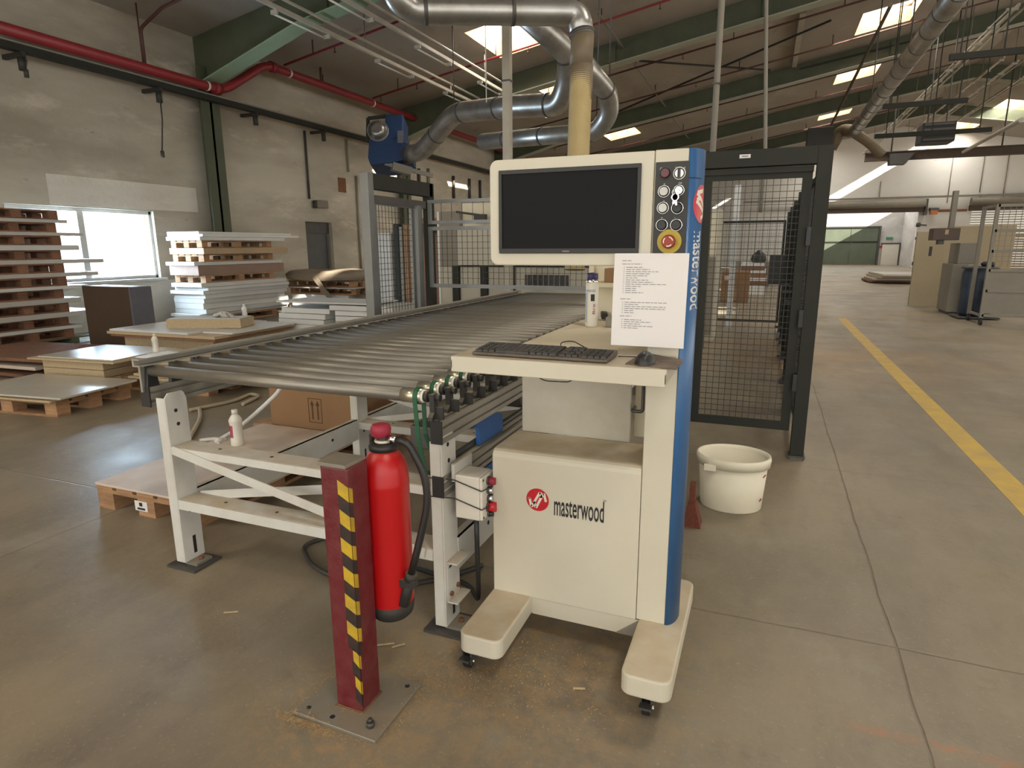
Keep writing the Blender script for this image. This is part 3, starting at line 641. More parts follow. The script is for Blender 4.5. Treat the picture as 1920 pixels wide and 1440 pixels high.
# poles
def pole(name, lab, u, v, d, w, m, z0=0.0, z1=None, rnd=False):
    q = PD(u, v, d); z1 = z1 or roofz(q.x)-.02
    mb = MB().cyl((q.x, q.y, z0), (q.x, q.y, z1), w/2, 12) if rnd else MB().box(q.x-w/2, q.x+w/2, q.y-w/2, q.y+w/2, z0, z1)
    t = thing(name, lab, 'pole', (q.x, q.y, z0)); obj('shaft', mb, m, t)
    for z in (z0+.5*(z1-z0)*f_ for f_ in (.95, 1.3)): obj('clip', MB().box(q.x-w/2-.008, q.x+w/2+.008, q.y-w/2-.008, q.y+w/2+.008, z, z+.02), 'dark_steel', t)
    return t
pole('support_pole', 'pale grey square pole rising behind the monitor', 951, 150, 7.6, .095, 'trunk_white')
pole('support_pole', 'round grey pole above the safety fence corner', 1345, 140, 8.5, .085, 'machine_grey', 0, None, True)
a, b_ = PD(1437, -20, 9), PD(1435, 276, 9.4); a = Vector((a.x, a.y, a.z)); r0 = Vector((a.x, a.y, flz(a.x)-.05)); tag(obj('drop_cable', MB().tube([r0, a, (a+b_)/2, b_, Vector((b_.x, b_.y, 2.0))], .028, 8), 'machine_grey', loc=b_), 'thin grey drop pipe right of the round pole', 'pipe')
a = PD(910, 90, 9.0); b_ = PD(912, 192, 9.0); tag(obj('hanging_wire', MB().tube([Vector((a.x, a.y, roofz(a.x))), b_], .008, 6), 'plastic_white', loc=b_), 'thin wire hanging beside the left skylight', 'wire')

# clutter of the right roof slope
a = PY(1605, 243, 23); b_ = PX(1802, -6, a.x); b_.z = a.z
t = duct('spiral_duct', 'long spiral ventilation duct under the right roof', [a, b_], .17, 'galv', .9)
obj('end_elbow', MB().tube(smooth([a+Vector((0,-.1,0)), a+Vector((0,.4,0)), a+Vector((-.35,.75,.15)), a+Vector((-.6,.75,-.4))], .3), .19, 14), 'duct_brown', t)
obj('branch', MB().tube(smooth([a+Vector((0,.3,-.05)), a+Vector((.5,.8,-.3)), a+Vector((.9,.9,-.7))], .3), .15, 14), 'duct_brown', t)
q = a+Vector((-.95,.7,-.25)); obj('fan_box', B(q.x-.4, q.x+.35, q.y-.35, q.y+.35, q.z-.4, q.z+.45), 'black_dusty', t, bevel=.02)
for y in (10, 15, 20): obj('hanger', MB().cyl((a.x, y, a.z), (a.x, y, roofz(a.x)), .015, 6), 'dark_steel', t)
def heater(u0, v0, u1, v1, y, label):
    p, q = PY(u0, v0, y), PY(u1, v1, y)
    t = thing('unit_heater', label, 'heater', ((p.x+q.x)/2, y, q.z)); obj('case', B(p.x, q.x, y, y+.9, q.z, p.z), 'black_dusty', t, bevel=.02)
    for i in range(4):
        z = q.z+(p.z-q.z)*(i+.5)/4; obj('louvre', B(p.x+.05, q.x-.05, y-.05, y, z-.03, z+.03), 'dark_steel', t)
    obj('hanger', MB().cyl((p.x+.2, y+.45, p.z), (p.x+.2, y+.45, roofz(p.x)), .02, 6).cyl((q.x-.2, y+.45, p.z), (q.x-.2, y+.45, roofz(q.x)), .02, 6), 'dark_steel', t)
heater(1731, 230, 1790, 264, 24, 'black unit heater hanging under the right roof')
# crane beam and the suspended steel frames
a, b_ = PY(1622, 291, 33), PY(1985, 268, 33)
t = thing('crane_beam', 'brown horizontal crane beam in front of the white gable', 'beam', ((a.x+b_.x)/2, 33, a.z))
obj('web', B(a.x, b_.x, 32.97, 33.03, a.z-.25, a.z+.05), 'beam_brown', t)
for z_ in (a.z-.28, a.z+.05): obj('flange', B(a.x, b_.x, 32.85, 33.15, z_, z_+.04), 'beam_brown', t)
p = PY(1690, 293, 33); obj('hopper', MB().prism([(p.x-.5, p.z+.1), (p.x+.45, p.z+.1), (p.x+.15, p.z-.35), (p.x-.45, p.z-.35)], 'y', 32.7, 33.3), 'dark_steel', t)
for x in (a.x+1, a.x+5, b_.x-1): obj('hanger', MB().cyl((x, 33, a.z), (x, 33, roofz(x)), .03, 6), 'dark_steel', t)
for k, (u0, v0, u1, v1, y, lab) in enumerate(((1780, 108, 1990, 88, 16, 'upper dark steel frame bar at the right'), (1655, 200, 1815, 186, 20, 'middle dark steel frame bar carrying the lamp lines'), (1640, 256, 1860, 240, 22, 'lowest dark steel frame bar below the heater'))):
    a, b_ = PY(u0, v0, y), PY(u1, v1, y); b_.z = a.z
    t = thing('suspended_frame', lab, 'steel frame', ((a.x+b_.x)/2, y, a.z)); obj('crossbar', MB().bar(a, b_, .09, .12), 'fence_dark', t)
    for f_ in (.1, .5, .9):
        q = a.lerp(b_, f_); obj('hanger', MB().bar(q, Vector((q.x, y, roofz(q.x))), .025, .025), 'fence_dark', t)
for k, (u0, v0, u1, v1, d, lab) in enumerate(((1540, 272, 1670, 10, 18, 'thin dark vent pipe climbing past the middle skylights'), (1806, 285, 1915, 225, 14, 'pale diagonal lamp rail at the right edge'))):
    a, b_ = PD(u0, v0, d*1.4), PD(u1, v1, d*.8)
    tag(obj('service_pipe', MB().cyl(a, b_, .045 if k != 2 else .1, 8), ['beam_brown', 'trunk_white'][k], loc=(a+b_)/2), lab, 'pipe')
# ================================================================ ROLLER CONVEYOR
CY0, CY1 = 1.95, 7.1
t = thing('roller_conveyor', 'long powered roller conveyor on a white steel frame', 'conveyor', (-1.85, 1.95, 0)); CV = t
AX, RR = 0.956, 0.0262
# frames (pairs of channel legs with cross beams)
def channel_leg(x0, x1, xw0, xw1, y, z0, z1, nm='leg'):
    mb = MB().box(x0, x1, y, y+.008, z0, z1).box(xw0, xw1, y, y+.115, z0, z1-.02)
    mb.prism([(y, z1-.02), (y+.115, z1-.02), (y+.105, z1+.01), (y+.09, z1+.022), (y+.02, z1+.022), (y, z1)], 'x', xw0, xw1)
    return obj(nm, mb, 'frame_white', CV, bevel=.0015, seg=1)
for i, y in enumerate((1.95, 3.37, 4.80, 6.3, 6.95)):
    l1 = channel_leg(-2.545, -2.492, -2.496, -2.488, y, .022, .835)
    l2 = channel_leg(-1.125, -1.078, -1.082, -1.074, y, .022, .79)
    for l, x in ((l1, -2.488), (l2, -1.074)):
        mb = MB()
        for (dy, z) in ((.05, .77), (.055, .705), (.06, .27)): mb.cyl((x-.001, y+dy, z), (x+.0015, y+dy, z), .009, 10)
        mb.box(x-.001, x+.0015, y+.055, y+.072, .05, .14)
        obj('bolt_hole', mb, 'black_plastic', l)
        sx = 1 if x > -2 else -1
        f = obj('foot_plate', B(x-.09, x+.09, y-.03, y+.13, 0, .012), 'dark_steel', CV)
        obj('foot_flange', B(x-.01, x+.062, y+.01, y+.10, .012, .024), 'steel_plate', f)
        obj('anchor_bolt', MB().cyl((x+.035, y+.06, .024), (x+.035, y+.06, .036), .012, 6), 'rust', f)
    for z0, z1 in ((.572, .607), (.30, .347)):
        mb = MB().box(-2.486, -1.127, y, y+.006, z0, z1).box(-2.486, -1.084, y+.0085, y+.115, z1-.006, z1).box(-2.486, -1.127, y+.006, y+.0085, z1-.006, z1)
        bm_ = obj('cross_beam', mb, 'frame_white', CV, bevel=.001, seg=1)
        hb = MB()
        for x in (-2.25, -1.95, -1.65, -1.35): hb.cyl((x, y+.06, z1-.001), (x, y+.06, z1+.0012), .008, 8)
        obj('bolt_hole', hb, 'black_plastic', bm_)
    if i < 2:
        obj('brace', MB().bar((-2.47, y-.004, .595), (-1.16, y-.004, .33), .005, .042, (0,0,1)), 'frame_white', CV)
        obj('brace', MB().bar((-2.46, y+.11, .335), (-1.10, y+.11, .585), .005, .042, (0,0,1)), 'frame_white', CV)
# long side beams between frames
for x in (-2.50, -1.075):
    o_ = obj('side_beam', MB().box(x, x+.006, 2.06, 6.95, .225, .366).box(x-.03, x+.006, 2.06, 6.95, .36, .366), 'frame_white', CV)
    hb = MB()
    for y in (2.35, 2.72, 3.1, 3.6, 4.1): hb.cyl((x+.005, y, .30), (x+.008, y, .30), .010, 8)
    obj('bolt_hole', hb, 'black_plastic', o_)
bk = obj('beam_bracket', MB().box(-1.0735, -1.0695, 1.962, 2.062, .125, .300).box(-1.0695, -1.028, 1.962, 2.075, .125, .131).box(-1.0695, -1.028, 1.962, 2.075, .294, .300), 'frame_white', CV)
for yy, zz_ in ((1.985, .155), (2.04, .165)): obj('bolt', MB().cyl((-1.0695, yy, zz_), (-1.060, yy, zz_), .010, 6), 'rust', bk)
obj('slot', B(-1.0695, -1.0685, 1.975, 1.995, .268, .278), 'black_plastic', bk)
# aluminium rails with grooves and black end caps
def rail(x0, x1, z0, z1, y0=CY0, y1=CY1, cap=True):
    n = 3; prof = []
    h = (z1-z0)
    pr = [(x0, z0), (x1, z0)]
    for f_ in (.28, .72):
        zz = z0+h*f_; pr += [(x1, zz-.006), (x1-.012, zz-.006), (x1-.012, zz+.006), (x1, zz+.006)]
    pr += [(x1, z1), (x1-.014, z1), (x1-.014, z1-.01), (x1-.026, z1-.01), (x1-.026, z1), (x0, z1)]
    o_ = obj('rail', MB().prism(pr, 'y', y0, y1), 'aluminium', CV)
    if cap: obj('end_cap', B(x0-.001, x1+.001, y0-.006, y0, z0-.001, z1+.001), 'black_plastic', o_)
    return o_
rail(-1.114, -1.068, .785, .872); rail(-1.114, -1.068, .574, .655); rail(-2.63, -2.575, .790, .882)
# left guide rail on posts
gr = obj('guide_rail', MB().prism([(-2.60, .985), (-2.555, .985), (-2.555, .992), (-2.588, .992), (-2.588, 1.014), (-2.555, 1.014), (-2.555, 1.022), (-2.60, 1.022)], 'y', 1.90, 6.6), 'aluminium', CV)
for y in (1.97, 2.9, 3.9, 4.9, 5.9): obj('guide_post', B(-2.612, -2.60, y-.035, y+.035, .86, 1.02), 'aluminium', CV)
obj('guide_pad', B(-2.615, -2.545, 1.93, 2.10, 1.022, 1.025), 'board_white', CV)
# rollers
n = int((CY1-CY0-.03)/.125)
def roller(y, first):
    r = obj('roller', MB().cyl((-2.575, y, AX), (-1.245, y, AX), RR, 18), 'roller_steel', CV)
    sl = obj('end_sleeve', MB().cyl((-1.245, y, AX), (-1.158, y, AX), RR*1.07, 18), 'sleeve_steel', r)
    obj('belt_ring', MB().cyl((-1.185, y, AX), (-1.168, y, AX), RR*1.22, 18), 'belt_green', r)
    obj('end_cap', MB().cyl((-1.158, y, AX), (-1.150, y, AX), RR*1.05, 18, RR*.9), 'plastic_white', r)
    obj('axle', MB().cyl((-1.150, y, AX), (-1.085, y, AX), .0105, 10).cyl((-1.150, y, AX), (-1.135, y, AX), .021, 12).cyl((-1.10, y, AX), (-1.085, y, AX), .014, 8), 'black_dusty', r)
    mb = MB().prism([(y-.034, .872), (y+.034, .872), (y+.030, .885), (y+.014, .90), (y+.016, AX+.012), (y-.016, AX+.012), (y-.014, .90), (y-.030, .885)], 'x', -1.125, -1.105)
    mb.box(-1.105, -1.075, y-.006, y+.006, .872, .92)
    obj('bearing_bracket', mb, 'black_dusty', r)
    mb = MB().prism([(y-.03, .882), (y+.03, .882), (y+.018, AX+.02), (y-.018, AX+.02)], 'x', -2.60, -2.578)
    obj('left_bracket', mb, 'black_plastic', r)
    return r
R0 = roller(CY0+.026, True); R0['label'] = 'front steel roller'
for i in range(1, n):
    r = R0.copy(); COL.objects.link(r); r.parent = CV; r.location = (0, .125*i, 0)
    if 'label' in r: del r['label']
    for g in R0.children: d = g.copy(); COL.objects.link(d); d.parent = r
# green drive belt hanging from the first roller to the lower shaft
y = CY0+.026; pts = []
for i in range(9): t_ = PI*i/8; pts.append(Vector((-1.177, y-.034*math.cos(t_), AX+.034*math.sin(t_))))
low = [Vector((-1.172, y+.03, .80)), Vector((-1.15, y+.05, .70)), Vector((-1.145, y+.03, .655)), Vector((-1.145, y-.01, .65)), Vector((-1.150, y-.028, .68)), Vector((-1.166, y-.036, .80))]
loop = pts+low; mb = MB(); m_ = len(loop); vs_ = []
for q in loop: vs_ += [q-Vector((.009,0,0)), q+Vector((.009,0,0))]
mb.add(vs_, [(2*i, 2*i+1, (2*i+3) % (2*m_), (2*i+2) % (2*m_)) for i in range(m_)])
o_ = obj('drive_belt', mb, 'belt_green', CV); md = o_.modifiers.new('solid', 'SOLIDIFY'); md.thickness = .003
obj('drive_shaft', MB().cyl((-1.14, CY0+.05, .66), (-1.14, CY1, .66), .014, 10), 'dark_steel', CV)
q0, q1 = PX(898, 832, -1.10), PX(925, 800, -1.10)
obj('drive_cover', MB().prism([(q0.y, .66), (q1.y+.1, .66), (q1.y+.1, .74), (q1.y, .775), (q1.y-.1, .785), (q1.y-.22, .755), (q0.y, .74)], 'x', -1.115, -1.095), 'blue_machine', CV, bevel=.003)
obj('drive_cover', B(-1.105, -1.085, 2.12, 2.9, .44, .55), 'blue_machine', CV, bevel=.004)
obj('motor', MB().cyl((-1.30, 3.05, .72), (-1.16, 3.05, .72), .07, 18).box(-1.34, -1.2, 2.95, 3.15, .78, .86), 'dark_steel', CV)
obj('valve_block', B(-1.36, -1.22, 2.2, 2.34, .66, .76), 'dark_steel', CV, bevel=.006)
# strapped push-button box on the front right leg
t = thing('control_box', 'white push button box strapped to the front conveyor leg', 'control box', (-1.01, 2.02, .45))
bx0, bx1, by0, by1, bz0, bz1 = -1.035, -.945, 1.985, 2.10, .44, .70
p, q = PY(852, 890, 1.985), PY(899, 978, 1.985)
bx0, bx1, bz0, bz1 = p.x, q.x, q.z, p.z
obj('case', B(bx0, bx1, by0, by1, bz0, bz1), 'plastic_white', t, bevel=.006)
obj('lid', B(bx1, bx1+.012, by0+.002, by1-.002, bz0+.002, bz1-.002), 'plastic_white', t, bevel=.004)
hb = MB()
for yy in (by0+.012, by1-.012):
    for zz in (bz0+.012, bz1-.012): hb.cyl((bx1+.011, yy, zz), (bx1+.014, yy, zz), .005, 8)
obj('lid_screw', hb, 'dark_steel', t)
yc = (by0+by1)/2; H_ = bz1-bz0
for f_, m_, r_, l_ in ((.84, 'red_handle', .014, .03), (.62, 'chrome', .012, .02), (.43, 'chrome', .012, .02), (.24, 'logo_red', .019, .032), (.07, 'black_plastic', .011, .02)):
    z = bz0+H_*f_; b1 = obj('button', MB().cyl((bx1+.012, yc, z), (bx1+.012+l_, yc, z), r_, 16), m_, t)
    obj('collar', MB().cyl((bx1+.012, yc, z), (bx1+.019, yc, z), r_*1.25, 16), 'dark_steel', b1)
obj('bracket', B(bx0-.012, bx0, by0+.0, by1+.04, bz1-.03, bz1+.04), 'frame_white', t)
for z in (bz1-.03, bz0+.07):
    obj('strap_wire', MB().tube([Vector((-1.13, 1.945, z+.02)), Vector((bx0, by0-.004, z+.01)), Vector((bx1+.012, by0-.004, z-.02)), Vector((bx1+.03, yc, z-.02))], .0026, 6), 'cable_dark', t)
xc = (bx0+bx1)/2
tag(obj('control_cable', MB().tube(smooth([Vector((xc+.01, yc, bz0)), Vector((xc+.012, yc, .30)), Vector((xc+.0, yc+.03, .08)), Vector((xc-.15, yc+.25, .012)), Vector((-1.6, 2.35, .012))], .08), .0105, 8), 'black_plastic', loc=(xc, yc, .0)), 'black cable dropping from the push button box to the floor', 'cable')
a = PZ(580, 1010, .012); b_ = PZ(640, 1088, .012); c_ = PZ(800, 1090, .012)
tag(obj('floor_cable', MB().tube(smooth([PZ(720, 985, .3), PZ(620, 1005, .012), PZ(566, 1022, .012), PZ(585, 1065, .012), PZ(660, 1093, .012), PZ(760, 1097, .012), PZ(830, 1085, .012), PZ(905, 1060, .012)], .12), .011, 8), 'cable_dark', loc=(a.x, a.y, 0)), 'thick dark cable looping on the floor behind the red post', 'cable')
# ================================================================ OPERATOR CONSOLE
t = thing('operator_console', 'white operator console with monitor, keyboard tray and blue side panel', 'control console', (-0.55, 2.1, 0)); CS = t
FY = 2.05
# feet: rounded plan, on casters
for (x0, x1, y0, y1, lab) in ((-.338, -.178, 1.735, 2.40, 'right'), (-.915, -.752, 1.735, 2.40, 'left')):
    pl = rrect(x0, x1, y0, y1, .035, 5, '1111')
    obj('foot', MB().prism(pl, 'z', .100, .174), 'white_paint', CS, bevel=.008, seg=3)
    for yy in (y0+.075, y1-.08):
        xc = (x0+x1)/2 - (.0 if lab == 'right' else .07)
        c1 = obj('caster', MB().cyl((xc-.012, yy-.01, .027), (xc+.012, yy-.01, .027), .027, 16), 'black_plastic', CS)
        obj('fork', MB().box(xc-.019, xc-.014, yy-.03, yy+.03, .02, .085).box(xc+.014, xc+.019, yy-.03, yy+.03, .02, .085).box(xc-.02, xc+.02, yy-.03, yy+.03, .078, .10), 'dark_steel', c1)
        obj('axle', MB().cyl((xc-.024, yy-.01, .027), (xc+.024, yy-.01, .027), .008, 8), 'chrome', c1)
        obj('brake', B(xc-.02, xc+.02, yy-.055, yy-.025, .045, .052), 'dark_steel', c1)
# lower cabinet, front top edge rounded
cz = .757
prof = [(FY, .168), (2.31, .168), (2.31, cz+.0), (FY+.03, cz)] + [(FY+.03-.03*math.sin(a_), cz-.03+.03*math.cos(a_)) for a_ in (PI/8, PI/4, 3*PI/8)] + [(FY, cz-.03)]
cb = obj('cabinet', MB().prism(prof, 'x', -.912, -.349), 'white_paint', CS, bevel=.004)
obj('plinth', B(-.752, -.338, FY+.004, 2.31, .100, .168), 'white_paint', CS)
obj('corner_plate', MB().prism([(-.42, .100), (-.338, .100), (-.338, .168)], 'y', FY, FY+.004), 'steel_plate', CS)
# dusty back panel between cabinet and tray
mat('panel_dusty', (0.44, 0.40, 0.31), 0.40, c2=(0.55,0.52,0.45), scale=3.5, amt=0.9)
obj('back_panel', B(-.890, -.445, 2.31, 2.33, cz, 1.10), 'panel_dusty', CS, bevel=.002)
obj('side_panel', B(-.445, -.385, 2.40, 2.42, cz, 1.10), 'cream', CS)
hd = PY(1207, 720, 2.12)
obj('handle', MB().tube(smooth([Vector((-.432, 2.33, .895)), Vector((-.432, 2.27, .895)), Vector((-.392, 2.27, .895)), Vector((-.392, 2.27, 1.08))], .012), .007, 10), 'dark_steel', CS)
# column: white front and elliptic blue side
def blue_at(s):                               # s = 0 at the front edge .. 1 at the back, returns point and normal
    a_ = s*PI/2; return (-.245+.040*math.sin(a_), FY+.085-.085*math.cos(a_))
ZT, ZB = 1.79, .174
obj('column', MB().prism([(-.347, FY), (-.2455, FY), (-.2455, 2.31), (-.347, 2.31)], 'z', ZB, ZT), 'white_paint', CS, bevel=.002, seg=1)
pf = [(-.245, FY-.001)] + [blue_at(i/16) for i in range(1, 17)] + [(-.245, FY+.085)]
mb = MB(); n_ = len(pf); mb.prism(pf, 'z', ZB, ZT)
for i in range(2, len(mb.f)): mb.sm[i] = True
bl = obj('blue_side_panel', mb, 'blue_panel', CS)
obj('seam', MB().add([(blue_at(i/12)[0]+.0006, blue_at(i/12)[1]-.0006, ZT-z) for i in range(9) for z in (.085, .0875)], [(2*i, 2*i+1, 2*i+3, 2*i+2) for i in range(8)]), 'print_black', bl)
# arc length map of the blue panel for lettering that runs downwards
arc = [0.0]; pp = blue_at(0)
for i in range(1, 201):
    q = blue_at(i/200); arc.append(arc[-1]+math.hypot(q[0]-pp[0], q[1]-pp[1])); pp = q
def on_blue(s_len, z, lift=.0008):
    s_len = max(0, min(s_len, arc[-1]-1e-6)); i = next(k for k in range(200) if arc[k+1] > s_len); f_ = (s_len-arc[i])/(arc[i+1]-arc[i])
    s_ = (i+f_)/200; x, y = blue_at(s_); a_ = s_*PI/2
    nx, ny = .085*math.sin(a_)+1e-9, -.040*math.cos(a_); l = math.hypot(nx, ny); return (x+nx/l*lift, y+ny/l*lift, z)
mat('letter_white', (0.66, 0.66, 0.64), 0.5)
tz = 1.548
obj('lettering', text_mb('masterwood', .064, lambda x, y: on_blue(.031+y*1.5, tz-x), .77, 4, .0008), 'letter_white', bl)
def logo(to, r, parent, lift=None):           # red disc with interlocked W and M strokes; to(x,y,l) -> world
    n = 40; mb = MB(); ring = [to(r*math.cos(2*PI*i/n), r*math.sin(2*PI*i/n), 0) for i in range(n)]
    fs = []; vs_ = [to(0, 0, 0)]
    for k_ in range(1, 5): vs_ += [to(r*k_/4*math.cos(2*PI*i/n), r*k_/4*math.sin(2*PI*i/n), 0) for i in range(n)]
    for i in range(n): fs.append((0, 1+i, 1+(i+1) % n))
    for k_ in range(3):
        for i in range(n): fs.append((1+k_*n+i, 1+(k_+1)*n+i, 1+(k_+1)*n+(i+1) % n, 1+k_*n+(i+1) % n))
    lg = obj('logo_disc', mb.add(vs_, fs), 'logo_red', parent)
    st = MB()
    def stroke(a_, b2, w):
        a_, b2 = Vector(a_), Vector(b2); d = (b2-a_).normalized(); nn = Vector((-d.y, d.x))*w/2; m_ = 6
        vv = []
        for j in range(m_+1):
            c_ = a_.lerp(b2, j/m_); vv += [to((c_+nn).x*r, (c_+nn).y*r, 1), to((c_-nn).x*r, (c_-nn).y*r, 1)]
        st.add(vv, [(2*j, 2*j+1, 2*j+3, 2*j+2) for j in range(m_)])
    w = .17
    w = .21
    stroke((-.70, .10), (-.57, -.66), w); stroke((-.54, -.70), (.22, .70), w); stroke((-.32, -.20), (-.20, -.70), w); stroke((-.14, -.74), (.50, .62), w)
    stroke((.24, .70), (.34, .22), w); stroke((.56, .64), (.74, -.08), w); stroke((-.82, .06), (-.62, .06), w*.6)
    obj('logo_mark', st, 'logo_cream', lg)
logo(lambda x, y, l: on_blue(.072+y*.9, 1.628-x, .0006+.0004*l), .058, bl)
# cabinet logo and lettering
lc = PY(1008, 937, FY); rr_ = .0445
logo(lambda x, y, l: (lc.x+x, FY-.0006-.0004*l, lc.z+y), rr_, cb)
tb = PY(1038, 962, FY)
obj('lettering', text_mb('masterwood', .116, lambda x, y: (tb.x+x, FY-.0008, tb.z+y-.006), .322, 4, .0014), 'print_black', cb)
tm = PY(1131, 941, FY); obj('lettering', text_mb('TM', .012, lambda x, y: (tm.x+x, FY-.0008, tm.z+y), .7, 2), 'print_black', cb)
# monitor housing and monitor
hz0, hz1 = 1.437, 1.789
obj('monitor_housing', MB().prism(rrect(-.909, -.349, hz0, hz1, .028, 6, '1001'), 'y', FY, FY+.09), 'white_paint', CS, bevel=.005, seg=3)
mx0, mx1, mz0, mz1 = -.872, -.388, 1.478, 1.753
mo = obj('monitor', MB().box(mx0, mx1, FY-.008, FY+.002, mz0, mz0+.016).box(mx0, mx1, FY-.008, FY+.002, mz1-.013, mz1).box(mx0, mx0+.011, FY-.008, FY+.002, mz0+.016, mz1-.013).box(mx1-.011, mx1, FY-.008, FY+.002, mz0+.016, mz1-.013), 'panel_black', CS, bevel=.001, seg=1)
obj('screen', B(mx0+.011, mx1-.011, FY-.003, FY+.002, mz0+.016, mz1-.013), 'screen_glass', mo)
obj('badge', B((mx0+mx1)/2-.012, (mx0+mx1)/2+.012, FY-.0088, FY-.008, mz0+.005, mz0+.009), 'machine_grey', mo)
# push-button panel
bpn = obj('button_panel', B(-.344, -.243, FY-.004, FY, 1.478, 1.753), 'panel_black', CS)
def pbtn(u, v, r, m_, ring='chrome', l=.012, lab=None):
    q = PY(u, v, FY-.004)
    o_ = obj('push_button', MB().cyl((q.x, FY-.004, q.z), (q.x, FY-.004-l, q.z), r*.8, 20, r*.72), m_, CS)
    if lab: o_['label'] = lab
    pts = [Vector((q.x+r*math.cos(2*PI*i/20), FY-.006, q.z+r*math.sin(2*PI*i/20))) for i in range(20)]
    obj('button_ring', MB().tube(pts, r*.10, 6, closed=True), ring, o_); return o_, q
mat('btn_red', (0.10, 0.008, 0.012), 0.25); mat('btn_white', (0.62, 0.62, 0.60), 0.4); mat('estop_yellow', (0.48, 0.34, 0.03), 0.5, c2=(0.35,0.22,0.03), scale=30); mat('estop_red', (0.30, 0.035, 0.02), 0.5)
R_ = .0175
pbtn(1248, 325, R_, 'btn_red', 'dark_steel', .015, 'dark red button'); pbtn(1245, 359, R_, 'btn_white', lab='white button'); pbtn(1243, 390, R_, 'btn_white', lab='white button')
pbtn(1270, 390, R_, 'black_plastic', lab='black button'); pbtn(1241, 422, R_, 'black_plastic', lab='black button'); pbtn(1268, 422, R_, 'black_plastic', lab='black button')
o_, q = pbtn(1274, 325, R_, 'chrome', 'plastic_white', .006, 'rotary key switch'); obj('slot', B(q.x-.004, q.x+.004, FY-.022, FY-.010, q.z-.012, q.z+.012), 'black_plastic', o_)
o_, q = pbtn(1273, 357, R_*.9, 'chrome', 'chrome', .008, 'key lock with keys')
kx = MB().box(q.x-.0012, q.x+.0012, FY-.045, FY-.012, q.z-.008, q.z+.008)
obj('key', kx, 'chrome', o_)
ring = [Vector((q.x-.004+.011*math.cos(2*PI*i/16), FY-.040, q.z-.008+.011*math.sin(2*PI*i/16))) for i in range(16)]; obj('key_ring', MB().tube(ring, .0012, 6, closed=True), 'chrome', o_)
for dx, dz in ((-.008, -.042), (.001, -.046)):
    kb = MB().cyl((q.x-.004+dx*.4, FY-.042, q.z-.022), (q.x-.004+dx*.4, FY-.0405, q.z-.022), .010, 14); kb.bar((q.x-.004+dx*.6, FY-.041, q.z-.028), (q.x-.002+dx, FY-.041, q.z+dz), .0015, .006, (1,0,0)); obj('key', kb, 'chrome', o_)
es = PY(1255, 453, FY-.004)
eb = obj('emergency_stop', MB().cyl((es.x, FY-.004, es.z), (es.x, FY-.007, es.z), .0375, 28), 'estop_yellow', CS); eb['label'] = 'red mushroom emergency stop on yellow plate'
obj('mushroom', MB().cyl((es.x, FY-.007, es.z), (es.x, FY-.022, es.z), .014, 18).cyl((es.x, FY-.022, es.z), (es.x, FY-.034, es.z), .0215, 24, .018), 'estop_red', eb)
mb = MB()
for k_ in range(3):
    pts = []
    for j in range(7): a_ = k_*2*PI/3 + .2 + j*.2; pts += [(es.x+.0125*math.cos(a_), FY-.0345, es.z+.0125*math.sin(a_)), (es.x+.0155*math.cos(a_), FY-.0345, es.z+.0155*math.sin(a_))]
    mb.add(pts, [(2*j, 2*j+1, 2*j+3, 2*j+2) for j in range(6)])
obj('arrow_print', mb, 'logo_cream', eb)
mb = MB()
for (u, v, ch) in ((1241, 409, '+'), (1266, 408, '-'), (1239, 317, 'O'), (1268, 314, 'o'), (1284, 314, 'o'), (1246, 345, 'o'), (1245, 377, 'o'), (1274, 343, 'oo')):
    q = PY(u, v, FY-.004); mb = join(mb, text_mb(ch, .011, lambda x, y: (q.x+x-.003, FY-.0046, q.z+y-.003), .9, 2))
obj('panel_print', mb, 'letter_white', bpn)
# keyboard tray and rear table
TZ = 1.15
obj('keyboard_tray', MB().box(-.946, -.247, 1.80, 1.985, TZ-.012, TZ).box(-.946, -.247, 1.80, 1.806, TZ-.052, TZ-.012).box(-.946, -.94, 1.80, 1.985, TZ-.04, TZ-.012).box(-.253, -.247, 1.80, 1.985, TZ-.045, TZ-.012), 'white_paint', CS, bevel=.002, seg=1)
mat('table_dusty', (0.68, 0.60, 0.45), 0.75, c2=(0.60,0.50,0.35), scale=6, amt=0.7)
obj('table_top', B(-.825, -.247, 1.985, 2.045, TZ-.014, TZ-.001), 'table_dusty', CS)
obj('table_top', B(-.825, -.349, 2.045, 3.02, TZ-.014, TZ-.001), 'table_dusty', CS)
obj('tray_bracket', B(-.40, -.36, 1.84, FY, TZ-.06, TZ-.012), 'white_paint', CS)
obj('mount_arm', B(-.60, -.36, 2.14, 2.17, 1.50, 1.70), 'machine_grey', CS)
# cream cubby at the back of the table
sx = PZ(1108, 607, TZ); 
sh = obj('cubby', MB().box(-.800, -.775, 2.98, 3.02, TZ, 1.52).box(-.80, -.36, 2.98, 3.02, 1.50, 1.52).box(-.775, -.36, 3.0, 3.02, TZ, 1.52), 'cream', CS)
obj('shelf', B(-.775, -.40, 2.86, 3.0, 1.315, 1.335), 'cream', sh)
obj('tray_cable', MB().tube(smooth([Vector((-.66, 1.83, TZ-.05)), Vector((-.63, 1.83, TZ-.066)), Vector((-.55, 1.84, TZ-.066)), Vector((-.53, 1.85, TZ-.05))], .02), .002, 6), 'black_plastic', CS)

